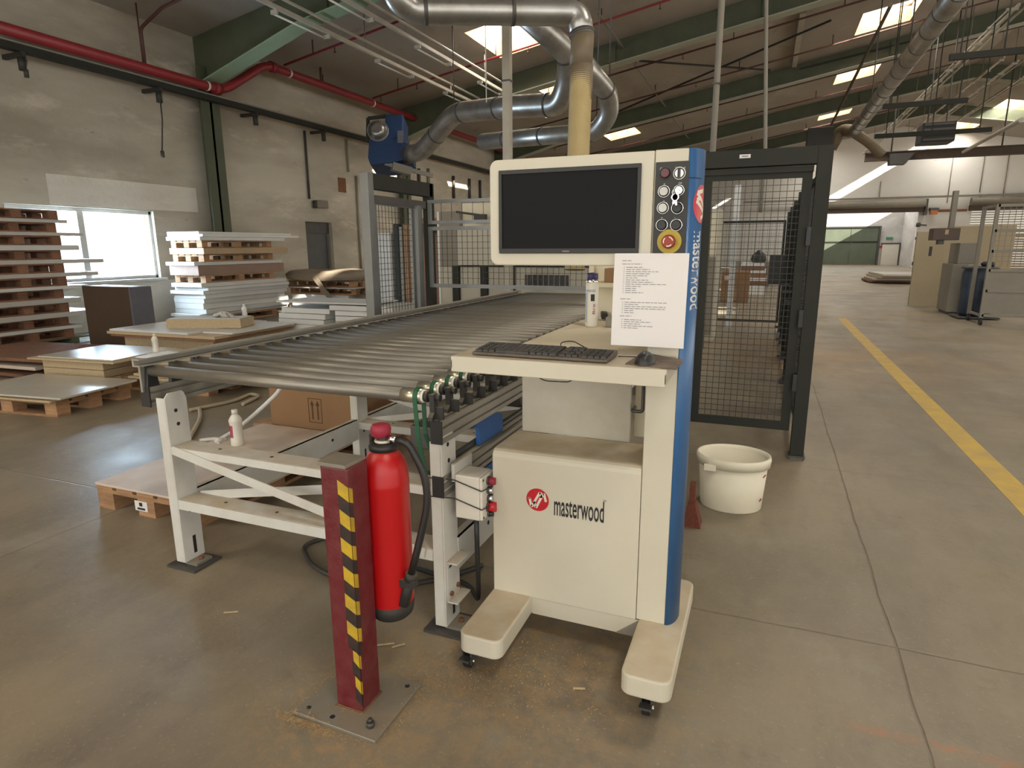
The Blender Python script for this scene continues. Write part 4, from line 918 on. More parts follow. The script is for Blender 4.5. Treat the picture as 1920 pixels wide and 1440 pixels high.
# ---- things on the tray
# keyboard, slightly askew
kq = [PZ(878, 657, TZ), PZ(1140, 678, TZ)]
kb0 = Vector((-.885, 1.835, TZ)); KW, KD = .455, .145
t = thing('keyboard', 'black computer keyboard on the console tray', 'keyboard', (kb0.x, kb0.y, kb0.z))
obj('case', MB().prism([(kb0.y, TZ+.003), (kb0.y+KD, TZ+.003), (kb0.y+KD, TZ+.022), (kb0.y, TZ+.012)], 'x', kb0.x, kb0.x+KW), mat('case_dusty', (0.13,0.105,0.08), 0.7, c2=(0.06,0.05,0.04), scale=30), t, bevel=.003)
mat('key_dark', (0.020, 0.019, 0.018), 0.5, c2=(0.06,0.05,0.042), scale=40, amt=0.6)
def keyat(x, w, row):
    y = kb0.y+.010+row*.0205; z = TZ+.0125+(y-kb0.y)*.0066/.1*1.05
    return MB().prism([(y, z), (y+.0165, z+.0011), (y+.0150, z+.0075), (y+.0012, z+.0064)], 'x', kb0.x+x, kb0.x+x+w)
proto = {}
def key(x, w, row):
    k_ = (round(w, 4), row)
    if k_ not in proto:
        proto[k_] = (obj('key', keyat(0, w, row), 'key_dark', t)); o_ = proto[k_]; o_.location = (x, 0, 0)
    else:
        o_ = proto[k_].copy(); COL.objects.link(o_); o_.parent = t; o_.location = (x, 0, 0)
for row in range(6):
    if row == 0:
        for x, w in ((.008, .024), (.035, .018), (.056, .020), (.080, .115), (.199, .02), (.222, .018), (.243, .018), (.264, .024)): key(x, w, 0)
    else:
        for i in range(14): key(.008+i*.0200, .0172, row)
    if row != 3 :
        for i in range(3):
            if row in (1,) and i != 1: continue
            key(.300+i*.0200, .0172, row)
    if row < 5:
        for i in range(4): key(.371+i*.0200, .0172, row)
tag(obj('keyboard_cable', MB().tube(smooth([Vector((-.62, 1.985, TZ+.012)), Vector((-.64, 2.02, TZ+.03)), Vector((-.60, 2.04, TZ+.035)), Vector((-.545, 2.0, TZ+.02)), Vector((-.53, 1.99, TZ+.016))], .03), .002, 6), 'black_plastic', loc=(-.6, 2.0, TZ)), 'short black cable loop behind the keyboard', 'cable')
# mouse pad overhanging the tray and mouse
m0 = [PZ(1172, 683, TZ+.001), PZ(1205, 662, TZ+.001), PZ(1282, 676, TZ+.001), PZ(1268, 694, TZ+.001)]
mp_ = MB(); mp_.add([(p.x, p.y, TZ+.0005) for p in m0]+[(p.x, p.y, TZ+.0035) for p in m0], [(3,2,1,0),(4,5,6,7),(0,1,5,4),(1,2,6,5),(2,3,7,6),(3,0,4,7)])
mat('pad_dusty', (0.10, 0.075, 0.06), 0.8, c2=(0.24,0.17,0.12), scale=14, amt=0.8)
tag(obj('mouse_pad', mp_, 'pad_dusty', loc=(m0[0].x, m0[0].y, TZ)), 'dark dusty mouse pad overhanging the tray corner', 'mouse pad')
mc = PZ(1208, 682, TZ+.004); t = thing('mouse', 'black computer mouse on its pad', 'mouse', (mc.x, mc.y, TZ+.0035))
bmv = MB(); n1, n2 = 14, 8; vs_ = []
for j in range(n2+1):
    ph = PI/2*j/n2
    for i in range(n1):
        a_ = 2*PI*i/n1; x, y = math.cos(a_)*math.cos(ph), math.sin(a_)*math.cos(ph)
        vs_.append((mc.x+.030*x*(1-.1*y), mc.y+.02+.055*y, TZ+.004+.036*math.sin(ph)*(1-.25*y)))
bmv.add(vs_, [(j*n1+i, j*n1+(i+1) % n1, (j+1)*n1+(i+1) % n1, (j+1)*n1+i) for j in range(n2) for i in range(n1)], True)
obj('shell', bmv, 'black_plastic', t); obj('wheel', MB().cyl((mc.x-.004, mc.y-.005, TZ+.036), (mc.x+.004, mc.y-.005, TZ+.036), .009, 12), 'dark_steel', t)
obj('mouse_cable', MB().tube(smooth([Vector((mc.x-.01, mc.y+.075, TZ+.01)), Vector((mc.x-.04, mc.y+.10, TZ+.006)), Vector((mc.x-.10, mc.y+.09, TZ+.006))], .03), .0018, 6), 'black_plastic', t)
# spray can
sc = PZ(1109, 612, TZ); t = thing('spray_can', 'white spray can with dark blue cap on the table', 'spray can', (sc.x, sc.y, TZ))
sr = .0285; z0 = TZ
obj('can', MB().lathe([(0, 0), (sr*.95, 0), (sr, .005), (sr, .185), (sr*.93, .195), (sr*.62, .207), (sr*.6, .212), (0, .212)], (sc.x, sc.y, z0), 24), 'plastic_white', t)
obj('cap', MB().lathe([(0, .206), (sr*.80, .206), (sr*.84, .210), (sr*.86, .228), (sr*.80, .236), (0, .238)], (sc.x, sc.y, z0), 24), mat('cap_blue', (0.025, 0.02, 0.10), 0.4), t)
obj('nozzle_ring', MB().lathe([(sr*.93, .195), (sr*.99, .198), (sr*.8, .207)], (sc.x, sc.y, z0), 24), 'chrome', t)
def on_can(a_, z, l=.0005): return (sc.x+(sr+l)*math.sin(a_), sc.y-(sr+l)*math.cos(a_), z0+z)
lab = MB()
for (a0, a1, za, zb) in ((-.95, -.55, .02, .15), (-.95, .75, .155, .165)):
    vs_ = []
    for i in range(7): a_ = a0+(a1-a0)*i/6; vs_ += [on_can(a_, za), on_can(a_, zb)]
    lab.add(vs_, [(2*i, 2*i+1, 2*i+3, 2*i+2) for i in range(6)])
obj('label_print', lab, mat('label_blue', (0.42, 0.47, 0.55), 0.5), t)
obj('label_text', text_mb('Bre', .034, lambda x, y: on_can(.75-y/.034*.6, .055+x, .0008), 1.0, 3), 'label_red', t)
vs_ = []
for i in range(5): a_ = .05+.15*i; vs_ += [on_can(a_, .115, .0008), on_can(a_, .145, .0008)]
obj('label_picture', MB().add(vs_, [(2*i, 2*i+1, 2*i+3, 2*i+2) for i in range(4)]), 'black_dusty', t)
# black handheld scanner lying behind the can and grey charger
hq = PZ(1140, 600, TZ); t = thing('hand_scanner', 'black hand scanner lying beside the spray can', 'scanner', (hq.x, hq.y, TZ))
obj('head', MB().prism([(hq.x-.06, TZ+.0), (hq.x+.10, TZ+.0), (hq.x+.10, TZ+.06), (hq.x+.03, TZ+.075), (hq.x-.03, TZ+.06), (hq.x-.06, TZ+.03)], 'y', hq.y+.02, hq.y+.10), 'black_dusty', t, bevel=.006)
obj('grip', MB().bar((hq.x-.04, hq.y+.06, TZ+.03), (hq.x-.01, hq.y-.03, TZ+.02), .03, .03), 'black_plastic', t, bevel=.005)
gq = PZ(1143, 614, TZ); tag(obj('charger', B(gq.x-.02, gq.x+.05, gq.y, gq.y+.05, TZ-.001, TZ+.045), 'machine_grey', loc=(gq.x, gq.y, TZ), bevel=.004), 'small grey charger block next to the printed sheet', 'charger')
tag(obj('carton', B(-.70, -.60, 2.88, 2.98, 1.335, 1.40), 'cardboard', loc=(-.65, 2.93, 1.335), bevel=.002), 'small carton on the cream cubby shelf', 'box')
# printed sheet taped below the monitor
t = thing('printed_sheet', 'white printed instruction sheet taped below the monitor', 'paper', (-.35, 2.035, 1.18))
PYf = 2.030
p0, p1 = PY(1153, 475, PYf), PY(1283, 652, PYf); nx, nz = 10, 14
def pap(u, v, l=0): x = p0.x+(p1.x-p0.x)*u; z = p0.z+(p1.z-p0.z)*v; return (x, PYf-.012*math.sin(v*PI)*.6-.02*v*v-.002*math.sin(u*5+v*3)-l, z)
vs_ = [pap(i/nx, j/nz) for j in range(nz+1) for i in range(nx+1)]
obj('sheet', MB().add(vs_, [(j*(nx+1)+i, j*(nx+1)+i+1, (j+1)*(nx+1)+i+1, (j+1)*(nx+1)+i) for j in range(nz) for i in range(nx)], True), 'paper', t)
rng = random.Random(3); mb = MB()
mat('print_grey', (0.26, 0.25, 0.26), 0.8)
def lines(v0, n, dv, u0, wmin, wmax):
    for i in range(n):
        v = v0+i*dv; u = u0; ue = u0+rng.uniform(wmin, wmax)
        if u0 > .12: mb.add([pap(u0-.035, v, .0006), pap(u0-.02, v, .0006), pap(u0-.02, v+.006, .0006), pap(u0-.035, v+.006, .0006)], [(0,1,2,3)])
        while u < ue:
            w_ = rng.uniform(.03, .09); e_ = min(u+w_, ue); mb.add([pap(u, v, .0006), pap(e_, v, .0006), pap(e_, v+.007, .0006), pap(u, v+.007, .0006)], [(0,1,2,3)]); u = e_+.012
lines(.075, 1, .02, .11, .13, .14); lines(.11, 1, .02, .11, .26, .28); lines(.145, 13, .0225, .17, .12, .55); lines(.485, 1, .02, .11, .15, .17); lines(.52, 6, .0225, .17, .12, .58); lines(.67, 1, .02, .11, .16, .18); lines(.71, 5, .0225, .17, .1, .5)
obj('print', mb, 'print_grey', t)
# ================================================================ POST, EXTINGUISHER, BUCKET, PALLETS
t = thing('guard_post', 'dark red steel guard post with yellow and black hazard tape', 'post', (-1.168, 1.5, 0)); PX0, PX1, QY0, QY1, PT = -1.220, -1.118, 1.446, 1.550, .855
bpz = obj('base_plate', MB().prism([(-1.338, 1.368), (-1.012, 1.358), (-1.012, 1.640), (-1.338, 1.650)], 'z', 0, .012), 'steel_plate', t, bevel=.002, seg=1)
hb = MB()
for x, y in ((-1.30, 1.40), (-1.20, 1.395), (-1.05, 1.61), (-1.30, 1.61)): hb.cyl((x, y, .011), (x, y, .0128), .009, 10)
obj('bolt_hole', hb, 'black_plastic', bpz)
obj('anchor_bolt', MB().cyl((-1.06, 1.405, .012), (-1.06, 1.405, .03), .013, 6).cyl((-1.06, 1.405, .03), (-1.06, 1.405, .042), .007, 8), 'dark_steel', bpz)
obj('weld_bead', MB().tube([Vector(p) for p in ((PX0, QY0, .013), (PX1, QY0, .013), (PX1, QY1, .013), (PX0, QY1, .013))], .006, 6, closed=True), 'rust', t)
obj('tube', B(PX0, PX1, QY0, QY1, .012, PT), 'red_paint', t, bevel=.007, seg=3)
obj('cap_plate', B(PX0-.006, PX1-.012+.01, QY0-.006, QY1-.01, PT, PT+.012), 'steel_plate', t, bevel=.001, seg=1)
# hazard tape wrapping the front right edge; tape coordinate s<0 front face, s>0 right face
def on_post(s, z, l=.0012): return (PX1+s-.0, QY0-l, z) if s <= 0 else (PX1+l, QY0+s, z)
rng = random.Random(5); z = .060; k_ = 0
while z < .80:
    h = .047; m_ = 'tape_yellow' if k_ % 2 else 'tape_black'
    s0, s1, sl = -.040, .020, .030
    if z < .22: s0 = -.030+rng.uniform(0, .008); s1 = .008
    mb = MB()
    zf = lambda s: z - sl*(s-s0)/(s1-s0)*1.1
    a_, b_ = s0+rng.uniform(0, .003), s1-rng.uniform(0, .002)
    mb.add([on_post(a_, zf(a_)), on_post(0, zf(0)), on_post(0, zf(0)+h), on_post(a_, zf(a_)+h)], [(0,1,2,3)])
    mb.add([on_post(0.0001, zf(0)), on_post(b_, zf(b_)), on_post(b_, zf(b_)+h), on_post(0.0001, zf(0)+h)], [(0,1,2,3)])
    obj('hazard_stripe', mb, m_, t); z += h+.0004; k_ += 1
for z in (.70, .40): obj('bracket', B(PX1-.07, PX1-.02, QY1, QY1+.006, z, z+.03), 'dark_steel', t)
# fire extinguisher hung on the post
ec = Vector((-1.116, 1.640, 0)); zb, zs = .265, .822; er = .0775
t = thing('fire_extinguisher', 'red fire extinguisher hanging on the guard post', 'fire extinguisher', (ec.x, ec.y, zb))
obj('cylinder', MB().lathe([(er*.98, zb+.05), (er, zb+.06), (er, zs-.085), (er*1.012, zs-.08), (er*1.012, zs-.07), (er, zs-.065), (er*.97, zs-.03), (er*.86, zs), (er*.66, zs+.025), (er*.45, zs+.04), (er*.40, zs+.045), (0, zs+.045)], ec, 32), 'red_gloss', t)
obj('base_ring', MB().lathe([(0, zb), (er*.80, zb), (er*.94, zb+.012), (er*1.0, zb+.03), (er*1.0, zb+.055), (er*.9, zb+.057)], ec, 32), 'black_dusty', t)
obj('collar', MB().lathe([(er*.40, zs+.035), (er*.62, zs+.037), (er*.64, zs+.05), (er*.58, zs+.058), (er*.40, zs+.06)], ec, 24), 'black_plastic', t)
obj('valve', MB().cyl(ec+Vector((0,0,zs+.045)), ec+Vector((0,0,zs+.085)), .022, 16), 'black_plastic', t)
obj('seal', MB().cyl(ec+Vector((0,0,zs+.062)), ec+Vector((0,0,zs+.07)), .029, 16), 'cream', t)
obj('knob', MB().lathe([(0, zs+.078), (.026, zs+.078), (.031, zs+.084), (.034, zs+.105), (.030, zs+.118), (.018, zs+.122), (0, zs+.122)], ec+Vector((-.008,0,0)), 10), 'red_handle', t)
obj('carry_handle', MB().tube(smooth([ec+Vector((-.02,.0,zs+.088)), ec+Vector((-.055,.03,zs+.088)), ec+Vector((-.075,.05,zs+.04)), ec+Vector((-.08,.055,zs-.005))], .025), [.012]*8 if False else .012, 8), 'black_plastic', t)
obj('hose_nut', MB().cyl(ec+Vector((.022,-.005,zs+.075)), ec+Vector((.058,-.008,zs+.077)), .012, 12), 'chrome', t)
hp = [ec+Vector((.055,-.008,zs+.077)), ec+Vector((.10,-.01,zs+.072)), ec+Vector((.150,0,zs-.03)), ec+Vector((.158,0,zs-.13)), ec+Vector((.130,-.01,zs-.25)), ec+Vector((.095,-.025,.43))]
obj('hose', MB().tube(smooth(hp, .07, 6), .0125, 10), 'black_plastic', t)
obj('nozzle', MB().cyl(ec+Vector((.097,-.025,.435)), ec+Vector((.068,-.032,.33)), .016, 12, .020).cyl(ec+Vector((.1,-.024,.445)), ec+Vector((.094,-.026,.42)), .021, 12), 'black_dusty', t)
obj('nozzle_clip', MB().box(ec.x+.06, ec.x+.115, ec.y-.045, ec.y-.01, .40, .425), 'black_dusty', t)
# bucket
bc = Vector((-.100, 3.690, 0)); t = thing('plastic_bucket', 'white oval plastic bucket of waste beside the safety fence', 'bucket', bc)
def oval(mb): mb.v = [(bc.x+(p[0]-bc.x)*1.0, bc.y+(p[1]-bc.y)*.86, p[2]) for p in mb.v]; return mb
obj('shell', oval(MB().lathe([(0, .004), (.160, .004), (.168, .0), (.172, .008), (.194, .30), (.188, .30), (.164, .012), (0, .012)], bc, 40)), 'bucket_white', t)
obj('rim', oval(MB().lathe([(.192, .262), (.204, .262), (.208, .30), (.204, .318), (.196, .320), (.188, .312), (.188, .28)], bc, 40)), 'bucket_white', t)
obj('rim_tab', B(bc.x-.150, bc.x-.085, bc.y-.168, bc.y-.140, .250, .285), 'bucket_white', t, bevel=.004)
stuff(obj('waste', oval(MB().lathe([(0, .10), (.05, .115), (.10, .105), (.15, .09), (.172, .085)], bc, 20)), mat('waste', (0.40, 0.28, 0.16), 0.9, c2=(0.62,0.52,0.36), scale=30, amt=0.8, bump=0.6), t))
for (u, v) in ((1422, 889), (1413, 933)):
    q = PY(u, v, bc.y-.06); obj('red_mark', MB().bar((bc.x+.168 if v < 900 else bc.x+.158, bc.y-.090, q.z-.008), (bc.x+.180 if v < 900 else bc.x+.168, bc.y-.082, q.z+.008), .003, .007), 'label_red', t)
tag(obj('red_cap', MB().cyl((-.128, 3.63, .20), (-.118, 3.60, .24), .016, 10), 'logo_red', loc=(-.12, 3.6, .2)), 'small red cap lying in the white bucket', 'cap')
tag(obj('hand_brush', MB().box(-.30, -.27, 3.30, 3.36, .10, .24).prism([(-.33, .0), (-.23, .0), (-.265, .13), (-.305, .13)], 'y', 3.28, 3.38), mat('bristle_red', (0.20, 0.05, 0.03), 0.9, c2=(0.28,0.12,0.05), scale=60, bump=0.8), loc=(-.28, 3.33, 0)), 'reddish brown hand brush between console and bucket', 'brush')
# ================================================================ PALLETS AND BOARD STACKS ON THE LEFT
def make_pallet(name, label, L_=1.2, W_=.8, m='wood_pallet', group=None):
    """pallet about its centre, long side along local x"""
    t = thing(name, label, 'pallet', (0, 0, 0), group)
    def rep(nm, mb, spots):
        o0 = obj(nm, mb, m, t); o0.location = spots[0]
        for s in spots[1:]: o_ = o0.copy(); COL.objects.link(o_); o_.parent = t; o_.location = s
    w = W_*.165
    rep('block', B(-.07, .07, -w/2, w/2, .022, .100), [(x, y, 0) for x in (-L_/2+.07, 0, L_/2-.07) for y in (-W_/2+w/2, 0, W_/2-w/2)])
    rep('base_board', B(-L_/2, L_/2, -w/2, w/2, 0, .022), [(0, y, 0) for y in (-W_/2+w/2, 0, W_/2-w/2)])
    rep('stringer', B(-.07, .07, -W_/2, W_/2, .100, .122), [(x, 0, 0) for x in (-L_/2+.07, 0, L_/2-.07)])
    rep('deck_board', B(-L_/2, L_/2, -w/2, w/2, .122, .144), [(0, y, 0) for y in [(-W_/2+w/2)+i*(W_-w)/4 for i in range(5)]])
    return t
def board(x0, x1, y0, y1, z0, z1, m, label, cat='board', name='board', group=None, rot=0.0):
    c_ = Vector(((x0+x1)/2, (y0+y1)/2, z0))
    o_ = obj(name, B(x0, x1, y0, y1, z0, z1), m, loc=c_, bevel=.002, seg=1); o_.rotation_euler = (0, 0, rot)
    return tag(o_, label, cat, group)
rng = random.Random(11)
# pallet under the conveyor with its cover sheet
PG = make_pallet('pallet', 'wooden pallet seen below the left conveyor rail', 1.2, .8)
PG.location = (-4.2, 5.75, 0); PG.rotation_euler = (0, 0, .1)
P0 = dup(PG, (-3.185, 2.895, 0), PI/2, 'wooden pallet on the floor under the conveyor')
sheet = board(-3.585, -2.62, 2.285, 3.63, .144, .158, 'ply_top', 'thin pale sheet covering the pallet under the conveyor', 'board', 'cover_sheet')
def onP0(x0, x1, y, z0, z1, th):              # small plate on the pallet's camera side, given in world x and z
    lx = y-P0.location.y; return B(P0.location.x+lx-th, P0.location.x+lx, P0.location.y-(x1-P0.location.x), P0.location.y-(x0-P0.location.x), z0, z1)
q = PY(267, 960, 2.295)
o_ = obj('label_sticker', onP0(q.x-.05, q.x+.05, 2.294, .03, .09, .002), 'paper', P0)
obj('sticker_print', onP0(q.x-.012, q.x+.012, 2.2915, .06, .082, .001), 'print_black', o_); obj('sticker_print', onP0(q.x-.03, q.x+.03, 2.2915, .038, .05, .001), 'print_black', o_)
# crate marking glimpsed below the lower beam
# carton with handling arrows
cx0, cx1, cy0, cy1, cz0, cz1 = -3.52, -2.70, 3.66, 4.15, .146, .60
dup(PG, (-3.1, 4.05, 0), 0, 'wooden pallet under the carton with arrows')
t = thing('carton', 'brown cardboard carton with two upright arrows behind the conveyor frame', 'carton', ((cx0+cx1)/2, (cy0+cy1)/2, 0))
bd = obj('box_body', B(cx0, cx1, cy0, cy1, cz0, cz1), 'cardboard', t, bevel=.004)
pr = MB(); a0 = PY(591, 770, cy0)
def pb(x0, x1, z0, z1): pr.box(x0, x1, cy0-.0015, cy0-.0005, z0, z1)
ax, az = a0.x, a0.z; w, h = .062, .095
pb(ax-w, ax-w+.005, az-h, az+h); pb(ax+w-.005, ax+w, az-h, az+h); pb(ax-w, ax+w, az+h-.005, az+h); pb(ax-w, ax+w, az-h, az-h+.005); 
for dx in (-.025, .025):
    pb(ax+dx-.006, ax+dx+.006, az-.07, az+.045); pr.prism([(ax+dx-.018, az+.04), (ax+dx+.018, az+.04), (ax+dx, az+.078)], 'y', cy0-.0015, cy0-.0005)
obj('arrow_print', pr, 'print_brown', bd); obj('flap', MB().box(cx0+.01, (cx0+cx1)/2-.004, cy0+.01, cy1-.01, cz1, cz1+.006).box((cx0+cx1)/2+.004, cx1-.01, cy0+.01, cy1-.01, cz1, cz1+.006), 'cardboard', t)
# bottles
def bottle(p, s, label, lab_m='label_red', h=.21, r=.034):
    t = thing('bottle', label, 'bottle', p)
    obj('body', MB().lathe([(0, 0), (r*.95, 0), (r, .006), (r, h*.18), (r*.94, h*.2), (r*.94, h*.62), (r, h*.66), (r, h*.72), (r*.75, h*.80), (r*.42, h*.87), (r*.38, h*.92), (0, h*.92)], p, 20), s, t)
    obj('cap', MB().lathe([(0, h*.88), (r*.46, h*.88), (r*.46, h*.995), (r*.3, h), (0, h)], p, 14), s, t)
    vs_ = []
    for i in range(5): a_ = -.9+.28*i+math.atan2(p[0], p[1])*0; vs_ += [(p[0]+(r*.945)*math.sin(a_), p[1]-(r*.945)*math.cos(a_), p[2]+h*.24), (p[0]+(r*.945)*math.sin(a_), p[1]-(r*.945)*math.cos(a_), p[2]+h*.58)]
    obj('label_print', MB().add(vs_, [(2*i, 2*i+1, 2*i+3, 2*i+2) for i in range(4)]), lab_m, t)
    return t
bq = PZ(446, 834, .158); bottle((bq.x, bq.y, .158), 'plastic_white', 'white bottle with red label standing on the cover sheet', 'label_red', .255, .044)
g = PZ(405, 826, .16); mb = MB()
for i in range(5): mb.tube(smooth([Vector((g.x-.10+.03*i, g.y-.05+.02*i, .165)), Vector((g.x-.02+.02*i, g.y+.0, .172+.004*(i % 2))), Vector((g.x+.07, g.y+.03-.02*i, .165))], .04), .012, 8)
stuff(tag(obj('white_rag', mb, 'cloth', loc=(g.x, g.y, .158)), 'crumpled white rag lying beside the bottle on the sheet', 'rag'))
tag(obj('air_tube', MB().tube(smooth([PZ(405, 828, .165), PZ(440, 808, .19), PY(480, 775, 3.3), PY(523, 735, 3.35), PY(540, 700, 3.4)], .15), .014, 10), 'board_white', loc=PZ(405, 828, .165)), 'curved white plastic tube rising from the sheet to the rollers', 'tube')
tag(obj('tan_hose', MB().tube(smooth([PZ(455, 758, .02), PZ(488, 742, .02), PZ(470, 738, .02), PZ(440, 752, .02), PZ(350, 770, .02), PZ(374, 765, .02), PZ(376, 785, .02), PZ(355, 822, .02)], .2), .018, 8), 'cable_tan', loc=PZ(376, 785, 0)), 'tan hose lying on the floor left of the carton', 'hose')
tag(obj('pallet_shim', B(-2.72, -2.66, 2.13, 2.2, 0, .025), 'chipboard', loc=(-2.69, 2.16, 0)), 'small wooden shim on the floor beside the left leg', 'shim')

# dark pallets along the floor behind the conveyor
for k, (x, y, rz, lab) in enumerate(((-5.9, 5.02, .05, 'red brown pallet carrying the layered boards'), (-6.55, 3.86, .12, 'dark pallet under the square white topped board'))):
    dup(PG, (x, y, 0), rz, lab)
board(-7.25, -5.95, 3.42, 4.30, .144, .160, 'chipboard', 'lower chipboard sheet on the pallet at the left edge', rot=.10)
board(-7.20, -5.86, 3.44, 4.28, .172, .190, 'board_top', 'square board with glossy white top at the left edge', rot=.12)
board(-6.9, -6.2, 3.7, 4.1, .160, .172, 'wood_dark', 'dark batten between the two boards at the left edge', rot=.1)
# layered chipboards
for i in range(7):
    w = 1.5-.06*i; board(-6.30+.05*i, -5.00-.10*i, 4.55+.03*i, 5.55-.05*i, .144+.028*i, .144+.028*i+.025, 'chipboard', 'raw chipboard, %s from the bottom of the stepped pile by the conveyor' % ordn(i), group='stepped chipboard pile', rot=.05+rng.uniform(-.03, .03))
bq = PZ(293, 660, .356)
board(bq.x-.12, bq.x+.36, bq.y-.12, bq.y+.25, .342, .356, 'board_top', 'small glossy grey panel on top of the stepped chipboards', rot=.05)
for i in range(3): board(-7.35, -6.50, 4.35, 5.15, .07+.085*i, .07+.085*i+.08, 'chipboard', 'thick cream block, %s from the floor, beside the stepped pile' % ordn(i), group='cream blocks', rot=.1)
board(-7.50, -6.30, 4.30, 5.25, .325, .345, 'chipboard', 'cream board lying on the thick blocks', rot=.1)
board(-7.40, -6.35, 4.35, 5.20, .345, .360, 'board_top', 'board with bluish glossy top on the cream blocks', rot=.1)
for i in range(3): board(-9.5, -7.9+.12*(i-1), 4.5, 5.6, .02+.09*i, .02+.09*i+.04, 'wood_dark' if i != 1 else 'ply_top', 'reddish sheet at the far left edge, %s from the floor' % ordn(i), group='reddish sheets', rot=.06*i)
# stack E: big cream box with boards on top
board(-7.75, -6.25, 5.62, 6.85, 0, .40, 'chipboard', 'large cream carton under the wide board stack', 'carton', 'carton', rot=.03)
board(-7.86, -6.12, 5.52, 6.92, .40, .43, 'wood_dark', 'dark brown sheet on the cream carton', rot=.03)
board(-7.90, -6.10, 5.50, 6.95, .43, .465, 'chipboard', 'wide raw chipboard under the offcut block', rot=.03)
board(-7.88, -6.55, 5.52, 6.90, .465, .49, 'board_white', 'white laminated board on the wide stack', rot=.03)
board(-6.52, -6.05, 5.75, 6.9, .465, .485, 'board_white', 'white board at the right of the wide stack', rot=.03)
board(-7.28, -6.30, 5.95, 6.35, .49, .605, 'chipboard', 'thick chipboard offcut block carrying the cloth gloves', rot=.35)
board(-7.26, -6.32, 5.97, 6.33, .605, .615, 'board_white', 'white laminate sheet on the offcut block', rot=.35)
bq = PZ(460, 600, .485); bottle((bq.x, bq.y, .485), 'plastic_white', 'tall white bottle standing on the wide board stack', 'board_grey', .23, .037)
bq = PZ(293, 660, .356); bottle((bq.x, bq.y, .356), 'plastic_white', 'white bottle in front of the wide board stack', 'board_grey', .21, .035)
g = Vector((-6.62, 6.2, .615)); mb = MB()
for i in range(6):
    a_ = i*1.05; mb.tube(smooth([g+Vector((.16*math.cos(a_), .08*math.sin(a_), .012)), g+Vector((.04*math.cos(a_+1), .05*math.sin(a_+1), .05+.01*(i % 3))), g+Vector((-.12*math.cos(a_), .07*math.sin(a_+.6), .014))], .06), [.022]*8 if False else .020, 8)
stuff(tag(obj('cloth_gloves', mb, 'cloth', loc=g), 'pair of crumpled white cloth gloves on the offcut block', 'gloves'))
# dark brown upright carcass F
t = thing('cabinet_carcass', 'dark brown upright cabinet carcass below the window', 'cabinet', (-9.1, 6.5, 0))
obj('front_panel', B(-9.62, -8.62, 6.40, 6.43, 0, .96), 'board_brown', t, bevel=.003)
obj('side_panel', B(-8.62, -8.59, 6.40, 6.75, 0, .95), 'board_slate', t, bevel=.003)
obj('top_panel', B(-9.62, -8.62, 6.43, 6.75, .93, .955), 'board_brown', t)
obj('back_panel', B(-9.62, -8.62, 6.73, 6.75, 0, .93), 'board_brown', t)
# stack A: tall stack of pallets and boards at the left edge
PA = None; z = 0.0; nl = 11; SYM = [0]*nl
base = obj('stack_base', MB().box(-11.35, -10.35, 5.2, 5.32, 0, .09).box(-11.35, -10.35, 5.9, 6.02, 0, .09).box(-11.35, -10.35, 6.6, 6.72, 0, .09).box(-10.5, -10.35, 5.2, 7.1, .09, .11), mat('wood_green', (0.10, 0.115, 0.07), 0.8), loc=(-10.85, 6, 0))
tag(base, 'dark green timber base under the tall pallet stack', 'timber base'); z = .11
for i in range(10):
    x, y = -10.82+rng.uniform(-.03, .03), 6.06+rng.uniform(-.05, .04)
    lab = 'wooden pallet, %s from the floor in the tall stack left of the window' % ordn(i)
    if PA is None:
        PA = make_pallet('pallet', lab, 1.2, .9, 'wood_dark', 'pallets in the tall left stack'); PA.location = (x, y, z); PA.rotation_euler = (0, 0, PI/2)
    else: dup(PA, (x, y, z), PI/2+rng.uniform(-.02, .02), lab)
    z += .144
    if i < 9:
        th = rng.choice((.05, .06, .075)); ov = (.10, .45, .15, .30, .50, .62, .25, .35, .12)[i]
        board(-11.3, -10.33, 5.2, 6.68+ov, z, z+th, 'board_grey' if i % 3 else 'board_white', 'pale board bundle, %s from the floor between the pallets of the tall left stack' % ordn(i), 'board bundle', 'board_bundle', 'board bundles in the tall left stack', rng.uniform(-.012, .012)); z += th
